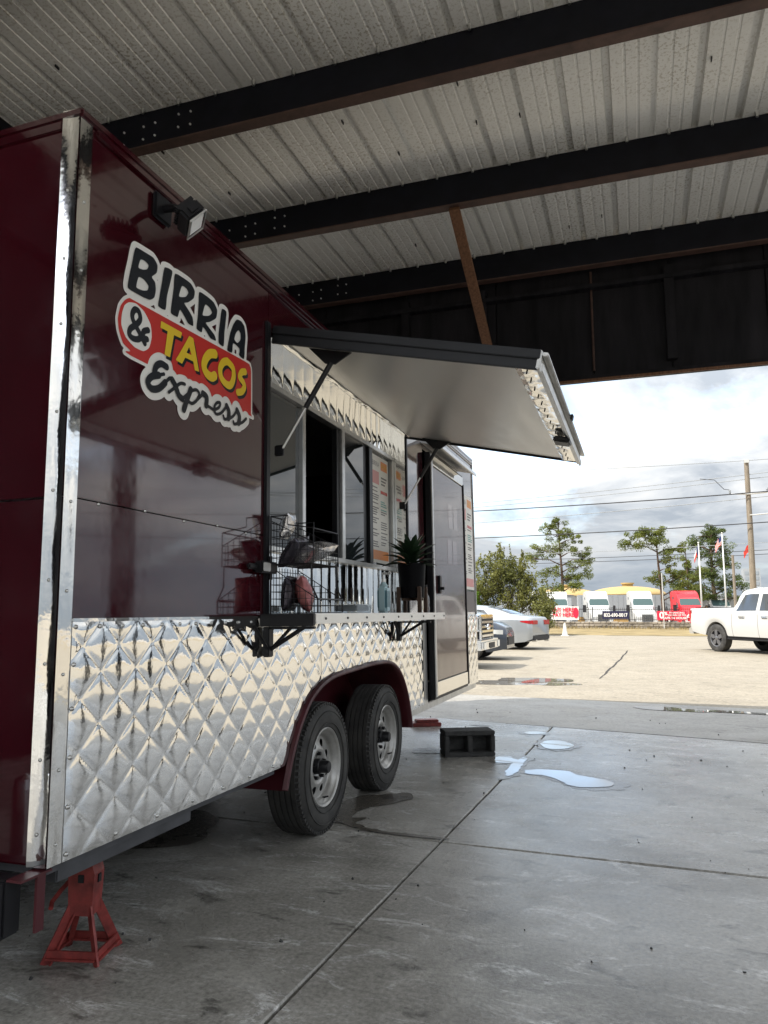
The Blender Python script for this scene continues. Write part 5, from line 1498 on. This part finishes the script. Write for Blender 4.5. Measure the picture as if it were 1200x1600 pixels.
for sg in (-1, 1):
    mb = MB()
    mb.grid(lambda u, v: (lambda x, h: (x, sg * (h[3][0] + 0.008), 0.66 + 0.11 * v + 0.03 * (1 - u)))(4.02 + 0.5 * u, D_.sec(4.02 + 0.5 * u)), 8, 3)
    mb.build('headlight', 'lens', DK, smooth=True)
MB().bbox(4.5, 4.62, -0.5, 0.5, 0.36, 0.62, 0.03).build('grille', 'plastic', DK)
four_wheels(DK, 0.95, 3.7, 0.89, 0.33, 0.21, 'alloybright')
DK.location = (-1.72 - 4.6, 19.55, -0.152); DK.rotation_euler = (0, 0, 0)

# ---- semi tractors
def semi(mat, label):
    V = empty('semi_truck')
    tag(V, label, 'semi truck', 'semi trucks behind the iron fence')
    S = Shell(7.2, (1.0, 5.9), 0.62, 0.52, [(0, 0.9), (1.9, 0.55), (6.6, 0.50), (7.2, 0.42)],
              [(0, 2.2), (4.2, 2.15), (4.6, 1.80), (6.9, 1.50), (7.2, 1.2)],
              [(0, 3.85), (0.2, 3.98), (1.6, 4.02), (2.3, 3.92), (3.0, 3.62), (3.45, 3.24), (3.6, 3.18), (4.45, 2.42), (4.7, 2.20), (6.6, 1.82), (7.05, 1.62), (7.2, 1.25)],
              [(0, 1.23), (4.1, 1.22), (4.6, 1.12), (6.2, 1.12), (6.9, 1.06), (7.2, 0.92)],
              [(0, 1.20), (1.6, 1.18), (2.8, 1.10), (3.5, 1.06), (4.4, 1.06), (4.7, 0.86), (6.6, 0.84), (7.2, 0.70)], step=0.09, sh=(0.955, 0.985, 0.90, 0.004), grooves=(2.2, 3.0))
    S.build(mat, V)
    S.across('windshield', 'palglass', V, 3.64, 4.42, 0.96, 0.012)
    S.side('side_window', 'carglass', V, (3.0, 4.05), (3.0, 3.62), 0.05, 0.62)
    S.side('sleeper_window', 'carglass', V, (1.2, 1.8), (1.2, 1.8), 0.62, 0.80)
    gr = MB().bbox(7.05, 7.26, -0.52, 0.52, 0.62, 1.48, 0.05).build('grille', 'plastic', V)
    gb = MB()
    for k in range(7): gb.bbox(7.262, 7.28, -0.50, 0.50, 0.68 + 0.11 * k, 0.73 + 0.11 * k, 0.004)
    gb.bbox(7.255, 7.285, -0.56, 0.56, 1.45, 1.52, 0.01).build('grille_bars', 'chrome', gr)
    MB().bbox(6.9, 7.32, -1.15, 1.15, 0.34, 0.60, 0.06).build('bumper', mat, V)
    for sg in (-1, 1):
        MB().bbox(6.85, 7.18, sg * 0.64, sg * 1.04, 0.86, 1.20, 0.06).build('headlight', 'lens', V)
        m_ = MB().bbox(4.3, 4.5, sg * 1.42, sg * 1.66, 1.75, 2.45, 0.04).tube([(4.3, sg * 1.15, 2.2), (4.4, sg * 1.45, 2.2)], 0.03)
        m_.build('mirror', 'plastic', V)
        car_wheel(V, 5.9, sg * 1.12, 0.52, 0.3, 'alloybright', 6, sg)
        car_wheel(V, 1.0, sg * 1.12, 0.52, 0.5, 'alloybright', 6, sg)
        MB().cyl((2.2, sg * 1.05, 0.62), (3.9, sg * 1.05, 0.62), 0.30).build('fuel_tank', 'chrome', V)
    return V
ST = [('truckwhite', 'white semi truck directly above the BUY HERE PAY HERE banner', -6.4, 80, 3.32, 10),
      ('truckwhite', 'white semi truck left of the dark phone-number banner, second from left', -2.1, 80, 3.27, 10),
      ('truckwhite', 'white high-roof semi truck in front of the tan domed tank', 2.2, 80, 3.22, 7),
      ('truckred', 'bright red high-roof semi truck behind the white pickup bed', 6.85, 80, 3.22, 8),
      ('truckwhite', 'white semi truck mostly hidden behind the red one', 11.3, 93, 3.27, 14)]
for mat, lab, x, y, zt, ya in ST:
    v = semi(mat, lab)
    a = R(-90 + ya)
    v.rotation_euler = (0, 0, a)
    v.location = (x - 7.2 * math.cos(a), y - 7.2 * math.sin(a), -0.75)
# box trailers further back
def box_trailer(x, y, ya, mat, label):
    V = empty('cargo_trailer', (x, y, -0.75), (0, 0, R(ya)))
    tag(V, label, 'trailer')
    MB().bbox(0, 12, -1.25, 1.25, 1.15, 3.75, 0.03).build('cargo_box', mat, V)
    rb = MB()
    for k in range(20): rb.bbox(0.3 + 0.6 * k, 0.36 + 0.6 * k, -1.275, -1.2505, 1.2, 3.7, 0.005)
    rb.build('side_posts', mat, V)
    for x_ in (1.2, 2.4): car_wheel(V, x_, -1.1, 0.5, 0.5, 'alloybright', 6, -1)
    MB().bbox(9.5, 9.7, -0.8, 0.8, 0.0, 1.14, 0.02).build('landing_leg', 'plastic', V)
box_trailer(-5.6, 93, 8, 'greywall', 'grey cargo trailer behind the gap between the two left semi trucks')
box_trailer(3.0, 99, 5, 'truckwhite', 'white cargo trailer behind the pine trunk and the red truck')
# loader
V = empty('wheel_loader', (10.3, 82, -0.75), (0, 0, R(5)))
tag(V, 'yellow wheel loader parked behind the white pickup cab', 'loader')
MB().bbox(0, 3.0, -0.7, 0.7, 1.1, 1.9, 0.1).bbox(1.4, 2.7, -0.62, 0.62, 2.55, 2.75, 0.06).build('body', 'loader', V)
MB().bbox(1.5, 2.6, -0.6, 0.6, 1.9, 2.55, 0.03).build('cab_glass', 'carglass', V)
MB().tube([(0.3, -0.5, 1.7), (-0.9, -0.5, 2.1), (-2.0, -0.5, 1.9)], 0.12).tube([(0.3, 0.5, 1.7), (-0.9, 0.5, 2.1), (-2.0, 0.5, 1.9)], 0.12).build('lift_arm', 'loader', V)
MB().prism([(-2.0, 1.4), (-1.7, 2.2), (-2.6, 2.25), (-2.9, 1.5)], lambda a, b, d: (a, d, b), -1.0, 1.0).build('bucket', 'loader', V)
for x_ in (0.4, 2.5):
    for sg in (-1, 1): car_wheel(V, x_, sg * 0.95, 0.6, 0.4, 'loader', 6, sg)

# ================================================================== WALL, FENCE, BANNERS
WL = empty('stone_wall', (0, 53.2, -0.15))
tag(WL, 'low rubble stone retaining wall along the far side of the lot', 'wall')
random.seed(14)
mb = MB()
z = 0.0
for rrow, h in enumerate((0.20, 0.18, 0.17)):
    x = -16 + random.uniform(0, 0.3)
    while x < 20:
        w = random.uniform(0.22, 0.55)
        hh = h - 0.012
        mb.bbox(x, x + w - 0.02, random.uniform(-0.03, 0.02), 0.3, z + random.uniform(0, 0.01), z + hh + random.uniform(-0.02, 0.015) * (rrow == 2), 0.03)
        x += w
    z += h
tag(mb.build('stones', 'stone', WL), kind='stuff')
MB().box(-16, 20, 0.05, 0.28, -0.05, 0.5).build('mortar_core', 'stone', WL)
FE = empty('iron_fence', (0, 53.45, 0.40))
tag(FE, 'black iron picket fence on top of the low stone wall', 'fence')
mb = MB()
x = -16.0
while x < 20:
    mb.box(x - 0.010, x + 0.010, -0.010, 0.010, 0.03, 0.93); x += 0.125
tag(mb.build('pickets', 'fence', FE), kind='stuff')
for z in (0.10, 0.80):
    MB().box(-16, 20, -0.018, -0.0105, z, z + 0.035).build('rail', 'fence', FE)
x = -16.0
while x < 20:
    MB().box(x - 0.03, x + 0.03, -0.03, 0.03, -0.08, 1.0).build('post', 'fence', FE); x += 2.4

def banner(name, label, x0, x1, z0, z1, mat, texts):
    o = empty(name, (0, 53.38, 0))
    tag(o, label, 'banner')
    mb = MB()
    mb.grid(lambda u, v: (x0 + (x1 - x0) * u, -0.02 - 0.012 * math.sin(u * 9 + v), z0 + (z1 - z0) * v), 24, 4)
    mb.grid(lambda u, v: (x0 + (x1 - x0) * u, -0.012 - 0.012 * math.sin(u * 9 + v), z0 + (z1 - z0) * v), 24, 4)
    cl = mb.build('banner_cloth', mat, o, fix=False)
    for body, col, size, cx, cz, sx, bd in texts:
        mt = Matrix.Translation((cx, -0.055, cz)) @ Matrix.Rotation(math.pi / 2, 4, 'X')
        text_mesh(body, 'banner_lettering', col, o, size, mt, sx=sx, bold=bd)
    return o
b1 = banner('sales_banner', 'white banner with red BUY HERE PAY HERE lettering on the fence', -4.42, -2.52, 0.50, 1.42, 'bwhite',
       [('BUY HERE', 'bred', 0.40, -3.58, 1.18, 0.82, 0.012), ('PAY HERE', 'bred', 0.40, -3.58, 0.83, 0.82, 0.012), ('WE FINANCE', 'print', 0.14, -3.6, 0.60, 1.2, 0.0)][:2])
MB().lathe([(-0.004, 0.0), (-0.004, 0.30), (0.004, 0.30)], ax='Y', n=24, mat=Matrix.Translation((-2.72, -0.05, 0.98)) @ Matrix.Diagonal((0.62, 1, 1.25, 1))).build('red_spot', 'bred', b1)
banner('phone_banner', 'navy banner with white phone number on the iron fence', -0.96, 0.78, 0.56, 1.10, 'navy', [('832-690-0017', 'bwhite', 0.34, -0.09, 0.82, 0.80, 0.010)])
b3 = banner('finance_banner', 'red banner with a big white zero percent on the iron fence', 2.56, 4.42, 0.50, 1.10, 'bred',
       [('0', 'bwhite', 0.60, 2.86, 0.80, 1.0, 0.02), ('%', 'bwhite', 0.30, 3.13, 0.92, 1.0, 0.01), ('FINANCING', 'bwhite', 0.16, 3.82, 0.98, 1.1, 0.004), ('DOWN UP TO', 'bwhite', 0.16, 3.82, 0.82, 1.05, 0.004), ('APR IN HOUSE', 'bwhite', 0.20, 3.72, 0.63, 1.05, 0.006)])
# sign post beside it
o = MB().cyl((2.98, 52.9, -0.1), (2.98, 52.9, 3.6), 0.035).build('sign_post', 'galv')
tag(o, 'thin galvanised post in front of the red zero percent banner', 'post')

# traffic cone
CN = empty('traffic_cone', (-2.12, 38.6, -0.154))
tag(CN, 'sun-faded pale traffic cone at the far edge of the lot', 'cone')
MB().lathe([(0.03, 0.16), (0.10, 0.13), (0.62, 0.05), (0.66, 0.04), (0.66, 0.0)], ax='Z', n=20).build('cone_body', 'cone', CN, smooth=True, ang=50)
MB().bbox(-0.2, 0.2, -0.2, 0.2, 0.0, 0.035, 0.01).build('cone_base', 'cone', CN)

# ================================================================== POLES, WIRES, FLAGS
UP = empty('utility_pole', (7.76, 48, -0.1))
tag(UP, 'weathered wooden utility pole with wire arms at the right edge', 'utility pole')
MB().tube([(0, 0, 0), (0.06, 0, 3), (0.10, 0, 6), (0.12, 0, 10.1)], [0.19, 0.17, 0.155, 0.13], 14).build('pole_shaft', 'pole', UP, smooth=True, ang=60)
for z, x in ((8.05, -1.0), (8.05, 1.0), (6.8, 1.1)):
    am = MB().tube([(0.1, -0.15, z), (0.1 + x * 0.4, -0.2, z + 0.02), (0.1 + x, -0.2, z + 0.06)], 0.035).build('wire_arm', 'galv', UP)
    MB().lathe([(0, 0.05), (0.08, 0.07), (0.1, 0.04), (0.18, 0.07), (0.22, 0.03)], (0.1 + x, -0.2, z + 0.08), 'Z', 12).build('insulator', 'greywall', am)
    MB().tube([(0.1 + x, -0.2, z + 0.3), (0.1 + x * 1.3, -0.2, z + 0.35), (0.1 + x * 1.8, -0.2, z + 0.95), (0.1 + x * 2.6, -0.2, z + 1.05)], 0.018).build('jumper_wire', 'wire', am)
MB().bbox(-0.02, 0.26, -0.22, -0.15, 9.92, 10.14, 0.02).build('pole_cap', 'galv', UP)
for y0, z0, y1, z1, r_, m_, lab in (
    (48, 10.13, 48, 9.99, 0.020, 'wirepale', 'topmost thin pale wire running to the pole top'),
    (48, 8.18, 48, 9.20, 0.020, 'wirepale', 'upper of two close pale wires below the top wire'),
    (48.3, 7.95, 48.3, 8.98, 0.020, 'wirepale', 'lower of two close pale wires below the top wire'),
    (47.7, 7.62, 47.7, 8.02, 0.034, 'wire', 'thick black cable crossing the middle of the sky'),
    (48.2, 6.89, 48.2, 7.80, 0.020, 'wirepale', 'thin pale wire just under the thick black cable'),
    (47.7, 5.83, 47.7, 6.22, 0.030, 'wire', 'lowest black cable passing above the pine tops'),
    (60, 5.6, 60, 6.0, 0.020, 'wirepale', 'uppermost far wire crossing behind the pines'),
    (60, 5.15, 60, 5.45, 0.022, 'wire', 'middle far wire crossing behind the pines'),
    (60, 4.85, 60, 5.15, 0.022, 'wire', 'bottom far wire crossing behind the pines')):
    k = (z1 - z0) / 17.5
    pts = []
    for i in range(25):
        x = -42 + i * 3.5
        pts.append((x, y0, z0 + k * (x + 8.6) + 0.0009 * (x - 0) ** 2 - 0.05))
    o = MB().tube(pts, r_, 5).build('power_line', m_)
    tag(o, lab, 'wire', 'power lines over the road')
def flagpole(label, x, y, ztop, kind, fx):
    F_ = empty('flagpole', (x, y, -0.75))
    tag(F_, label, 'flag')
    MB().tube([(0, 0, 0), (0, 0, ztop + 0.75)], [0.07, 0.04], 10).lathe([(ztop + 0.75, 0.0), (ztop + 0.78, 0.06), (ztop + 0.84, 0.06), (ztop + 0.88, 0.0)], ax='Z', n=12).build('pole', 'galv', F_, smooth=True)
    H0 = ztop + 0.65
    def cloth(v0, v1, u0, u1, mat):
        mb = MB()
        def fn(u, v):
            a = u0 + (u1 - u0) * u; b = v0 + (v1 - v0) * v
            # half-limp cloth: hangs diagonally from the hoist
            return (fx * (0.06 + 0.46 * a), 0.10 * math.sin(7 * a + 2 * b), H0 - 0.62 * b * (1 - 0.15 * a) - 0.70 * a ** 1.2 - 0.05 * math.sin(9 * a))
        mb.grid(fn, 8, 3)
        mb.build('flag_cloth', mat, F_, smooth=True, fix=False)
    if kind == 'stripes':
        for k in range(9):
            v0, v1 = k / 9, (k + 1) / 9
            m_ = 'flagred' if k % 2 == 0 else 'flagwhite'
            if k < 5: cloth(v0, v1, 0.45, 1, m_)
            else: cloth(v0, v1, 0, 1, m_)
        cloth(0, 5 / 9, 0, 0.449, 'flagblue')
    elif kind == 'bands':
        cloth(0, 1, 0, 0.35, 'flagblue'); cloth(0, 0.5, 0.351, 1, 'flagwhite'); cloth(0.501, 1, 0.351, 1, 'flagred')
    else:
        cloth(0, 1, 0, 1, 'flagred')
flagpole('flagpole with blue, white and red state flag, left of the three', 5.50, 55, 5.7, 'bands', -0.6)
flagpole('flagpole with striped stars flag, middle of the three', 7.32, 58, 6.6, 'stripes', -0.95)
flagpole('flagpole with plain red flag next to the utility pole', 10.05, 65, 6.6, 'red', -1.0)
o = MB().tube([(8.15, 60, -0.75), (8.15, 60, 5.2)], [0.12, 0.09], 8).build('wooden_post', 'pole')
tag(o, 'thin dark wooden pole behind the striped flag', 'pole')

# ================================================================== FAR BUILDINGS
def tank(x, y, r_, zw, zt, label):
    T_ = empty('domed_tank', (x, y, -0.75))
    tag(T_, label, 'tank')
    MB().lathe([(0, r_), (zw, r_)], ax='Z', n=48).build('tank_wall', 'tanwall', T_, smooth=True)
    pr = [(zw, r_ * 1.02)] + [(zw + (zt - zw) * math.sin(t), r_ * 1.02 * math.cos(t)) for t in [0.1 + 0.147 * k for k in range(10)]] + [(zt, 0.0)]
    MB().lathe(pr, ax='Z', n=48).build('dome_roof', 'tan', T_, smooth=True)
    MB().lathe([(zt - 0.1, 0.9), (zt + 0.35, 0.9), (zt + 0.36, 1.1), (zt + 0.6, 1.1), (zt + 0.62, 0)], ax='Z', n=20).build('roof_vent', 'tan', T_)
    rb = MB()
    for k in range(24):
        t = 2 * math.pi * k / 24
        rb.bbox(r_ * math.cos(t) - 0.1, r_ * math.cos(t) + 0.1, r_ * math.sin(t) - 0.1, r_ * math.sin(t) + 0.1, 0, zw, 0.02)
    rb.build('wall_ribs', 'tanwall', T_)
tank(-0.35, 135, 6.2, 4.6, 6.1, 'tan domed storage tank behind the third white semi truck')
tank(-10.8, 135, 5.6, 4.3, 5.9, 'tan domed tank peeking over the gap right of the first semi')
BL = empty('office_tower', (41.0, 300, -2))
tag(BL, 'distant grey office tower behind the utility pole', 'building')
MB().box(-3.0, 2.6, 0, 6, 0, 18.6).build('tower_wall', 'greywall', BL)
for k in range(8):
    for j in range(3):
        MB().box(-2.5 + 1.7 * j, -1.4 + 1.7 * j, -0.12, -0.01, 3 + 1.9 * k, 4.2 + 1.9 * k).build('window', 'towerglass', BL)
WH = empty('white_warehouse', (-12.5, 112, -0.75))
tag(WH, 'white metal warehouse behind the leftmost semi truck', 'building')
MB().bbox(-6, 4.6, 0, 10, 0, 4.2, 0.03).build('warehouse_wall', 'greywall', WH)
MB().prism([(-6.2, 4.2), (4.8, 4.2), (-0.7, 4.75)], lambda a, b, d: (a, d, b), -0.2, 10.2).build('warehouse_roof', 'truckwhite', WH)
MB().bbox(2.2, 3.0, -0.05, -0.001, 2.6, 3.3, 0.01).build('warehouse_window', 'carglass', WH)

# ================================================================== TREES
def leaves(mb, c, rx, ry, rz, n, sz, el, rng, shell=0.45):
    for k in range(n):
        while True:
            p = Vector((rng.uniform(-1, 1), rng.uniform(-1, 1), rng.uniform(-1, 1)))
            if p.length <= 1 and (p.length > shell or rng.random() < 0.4): break
        q = Vector((c[0] + p.x * rx, c[1] + p.y * ry, c[2] + p.z * rz))
        a = Vector((rng.gauss(0, 1), rng.gauss(0, 1), rng.gauss(0, 1))).normalized()
        b = a.orthogonal().normalized()
        b = (Matrix.Rotation(rng.uniform(0, 6.28), 3, a) @ b)
        s = sz * rng.uniform(0.6, 1.3)
        u, v = a * s, b * s * el
        mb.add([q - u, q + v, q + u, q - v], [(0, 1, 2, 3)])
def pine(name, label, x, y, zb, zt, clumps, mat, seed, trunk_r=0.22, lean=0.0, group='pines behind the trucks'):
    rng = random.Random(seed)
    K = 1.27      # full-grown: clump tables are for a smaller tree
    T_ = empty(name, (1.5 + (x - 1.5) * K, y * K, 1.09 + (zb - 1.09) * K)); tag(T_, label, 'tree', group)
    T_.scale = (K, K, K)
    H_ = zt - zb
    tr = MB()
    tp = lambda f: Vector((lean * f * f + 0.12 * math.sin(f * 5 + seed), 0.1 * math.sin(f * 4), H_ * f))
    tr.tube([tp(i / 12) for i in range(13)], [trunk_r * (1 - 0.8 * i / 12) for i in range(13)], 9)
    cr = MB()
    for (dx, z, rx, rz) in clumps:
        f = max(0.15, min(0.98, (z - zb - 0.5 * abs(dx) * 0.6) / H_))
        base = tp(f); dy = rng.uniform(-0.6, 0.6) * max(rx, 0.5)
        end = Vector((dx, dy, z - zb))
        mid = base.lerp(end, 0.5) + Vector((0, 0, 0.12 * abs(dx)))
        tr.tube([base, mid, end], [trunk_r * 0.35, trunk_r * 0.2, 0.02], 6)
        m = max(4, int(rx * 9))
        for k in range(m):       # several tufts along the branch
            o = Vector((rng.uniform(-1, 1) * rx, rng.uniform(-1, 1) * rx * 0.8, rng.uniform(-1.0, 1.3) * rz))
            c = end + o
            r_ = rng.uniform(0.28, 0.5) * min(1, rx)
            leaves(cr, c, r_ * 1.2, r_ * 1.2, r_ * 0.85, int(60 + 60 * r_), 0.125, 0.28, rng, 0.2)
            tr.tube([end - Vector((dx * 0.1, 0, 0.05)), c], [0.03, 0.012], 4)
    tr.build('trunk', 'bark', T_, smooth=True)
    cr.build('crown', mat, T_, fix=False)
pine('pine_tree', 'tall pine rising alone right of the bushy olive tree', -5.75, 75, -1.15, 10.1,
     [(0.1, 9.7, 0.7, 0.35), (-1.0, 9.2, 0.8, 0.35), (0.9, 8.7, 0.8, 0.35), (1.4, 8.1, 0.6, 0.3), (-0.4, 8.5, 0.8, 0.35), (-1.7, 7.1, 1.0, 0.4), (-0.4, 7.2, 1.1, 0.4), (1.6, 6.9, 1.1, 0.4), (2.2, 6.2, 0.8, 0.35), (-2.4, 6.3, 0.9, 0.4), (1.7, 5.4, 1.0, 0.4), (2.0, 4.6, 0.8, 0.3), (0.6, 4.3, 0.9, 0.35), (-1.4, 5.0, 1.1, 0.4), (1.4, 3.4, 0.9, 0.35), (-1.0, 3.4, 1.0, 0.4)], 'pine', 31)
pine('pine_tree', 'sparse pine with bare stem behind the third white semi truck', 3.35, 70, -1.15, 8.2,
     [(-0.8, 8.0, 0.9, 0.3), (0.1, 8.0, 0.7, 0.3), (-1.9, 7.7, 0.8, 0.25), (-2.3, 7.0, 0.9, 0.2), (-0.7, 7.0, 1.0, 0.3), (-0.2, 7.4, 0.8, 0.3), (1.4, 6.6, 0.8, 0.4), (1.1, 5.7, 0.9, 0.4), (-0.9, 4.0, 0.8, 0.4), (1.0, 3.7, 1.1, 0.5), (1.8, 4.0, 0.8, 0.4), (2.0, 3.0, 0.9, 0.4), (1.4, 2.4, 0.9, 0.4), (0.6, 4.8, 0.6, 0.3)], 'pine', 32, 0.2, -0.1)
pine('pine_tree', 'dense dark pine behind the flagpoles right of the red truck', 8.2, 76, -1.15, 9.0,
     [(-0.2, 8.8, 0.9, 0.4), (0.5, 8.3, 0.9, 0.4), (-0.9, 8.2, 0.9, 0.4), (0.1, 7.6, 1.2, 0.5), (-1.9, 7.3, 0.9, 0.35), (0.8, 6.9, 0.9, 0.4), (-0.5, 6.5, 1.0, 0.4), (0.3, 5.8, 1.1, 0.5), (1.1, 5.4, 0.9, 0.4), (-0.6, 5.0, 1.0, 0.4), (-1.6, 4.6, 0.8, 0.35), (0.4, 4.4, 1.0, 0.45), (1.5, 3.9, 0.9, 0.4), (2.0, 3.2, 0.8, 0.4), (0.5, 3.2, 1.1, 0.45), (-0.5, 2.5, 1.0, 0.4), (1.8, 2.3, 1.0, 0.4), (-1.8, 3.4, 0.9, 0.35)], 'pine2', 33, 0.28)
pine('pine_tree', 'thin half-bare pine between the sparse and the dense pine', 6.0, 73, -1.15, 7.0,
     [(-0.9, 6.6, 0.6, 0.15), (-0.2, 5.6, 0.6, 0.2), (0.5, 4.9, 0.8, 0.3), (-0.7, 4.4, 0.8, 0.3), (0.8, 3.8, 0.8, 0.3), (-0.9, 3.2, 0.8, 0.3), (0.2, 2.8, 0.9, 0.3)], 'pine', 34, 0.13, -0.5)

def bushy(name, label, x, y, zb, blobs, n, sz, mat, barkm, seed, spikes=0, stems=5, cat='tree', el=0.5):
    rng = random.Random(seed)
    T_ = empty(name, (x, y, zb)); tag(T_, label, cat)
    tr = MB(); cr = MB()
    for k in range(stems):
        a = rng.uniform(0, 6.28); bl_ = blobs[k % len(blobs)]
        e_ = Vector((bl_[0] + 0.3 * math.cos(a), bl_[1] + 0.3 * math.sin(a), bl_[2]))
        b0 = Vector((0.12 * math.cos(a), 0.12 * math.sin(a), 0))
        tr.tube([b0, b0.lerp(e_, 0.4) + Vector((0.1 * math.cos(a), 0.1 * math.sin(a), 0.3)), e_], [0.07, 0.045, 0.015], 6)
    tot = sum(b[3] * b[4] * b[5] for b in blobs)
    for (bx, by, bz, rx, ry, rz) in blobs:
        m = int(n * rx * ry * rz / tot)
        # leaf sprays: clusters inside the blob
        for k in range(max(4, m // 28)):
            while True:
                p = Vector((rng.uniform(-1, 1), rng.uniform(-1, 1), rng.uniform(-1, 1)))
                if p.length <= 1: break
            c = (bx + p.x * rx, by + p.y * ry, bz + p.z * rz)
            r_ = rng.uniform(0.12, 0.32)
            leaves(cr, c, r_, r_, r_ * 1.3, 28, sz, el, rng, 0.0)
            if rng.random() < 0.35: tr.tube([(bx * 0.6, by * 0.6, bz * 0.75), c], [0.02, 0.008], 4)
    for k in range(spikes):
        bl_ = rng.choice(blobs); a = rng.uniform(0, 6.28); rr = rng.uniform(0, 0.8)
        p = Vector((bl_[0] + bl_[3] * rr * math.cos(a), bl_[1] + bl_[4] * rr * math.sin(a), bl_[2] + bl_[5] * 0.6))
        q = p + Vector((rng.uniform(-0.25, 0.25), rng.uniform(-0.2, 0.2), rng.uniform(0.5, 1.0)))
        tr.tube([p, q], [0.015, 0.005], 4)
        for i in range(26):
            c = p.lerp(q, rng.random())
            leaves(cr, c, 0.07, 0.07, 0.07, 1, sz, el, rng, 0)
    tr.build('trunk', barkm, T_, smooth=True)
    cr.build('crown', mat, T_, fix=False)
bushy('leafy_tree', 'bushy olive-green tree with upright twigs behind the silver sedan', -5.2, 39.5, -0.15,
      [(-0.9, 0, 2.9, 1.0, 1.0, 1.3), (0.3, 0, 2.5, 1.1, 1.1, 1.4), (1.3, 0.2, 2.1, 0.9, 0.9, 1.0), (-0.2, -0.2, 3.6, 0.8, 0.8, 0.8), (0.9, 0, 3.3, 0.7, 0.8, 0.8), (-1.6, 0, 2.0, 0.8, 0.8, 1.0), (2.0, 0.2, 1.6, 0.6, 0.7, 0.7)], 12500, 0.075, 'olive', 'greybark', 41, 26, 7)
bushy('leafy_bush', 'bright green bush at the trailer edge left of the olive tree', -7.4, 38.5, -0.15,
      [(0, 0, 1.6, 0.8, 0.8, 1.3), (0.55, 0, 1.2, 0.7, 0.7, 1.0), (-0.8, 0, 2.2, 0.8, 0.8, 1.3)], 7000, 0.095, 'green', 'greybark', 42, 6, 5, 'bush')
bushy('sapling', 'small thin sapling right behind the sedan trunk', -3.15, 38.8, -0.15,
      [(0, 0, 1.15, 0.5, 0.5, 0.7), (0.15, 0, 0.75, 0.4, 0.4, 0.4)], 1500, 0.07, 'olive', 'greybark', 43, 6, 4, 'tree')
bushy('far_tree', 'distant dark green tree beside the office tower', 27.0, 150, -1.2,
      [(0, 0, 4.5, 3.5, 2, 3.5), (4, 0, 4.8, 3.5, 2, 3.6), (8, 0, 4.2, 3.5, 2, 3.0)], 7000, 0.40, 'pine2', 'bark', 44, 0, 3, 'tree')
# weeds along the wall foot
rng = random.Random(77)
mb = MB()
for k in range(2600):
    x = rng.uniform(-16, 19); y = rng.uniform(50.6, 53.1); h = rng.uniform(0.08, 0.26)
    a = rng.uniform(0, 3.14)
    z = -0.07
    mb.add([(x - 0.02 * math.cos(a), y - 0.02 * math.sin(a), z), (x + 0.02 * math.cos(a), y + 0.02 * math.sin(a), z), (x + rng.uniform(-0.08, 0.08), y + rng.uniform(-0.08, 0.08), z + h)], [(0, 1, 2)])
tag(mb.build('dry_weeds', 'verge', fix=False), 'dry yellow weeds along the foot of the stone wall', 'weeds', kind='stuff')
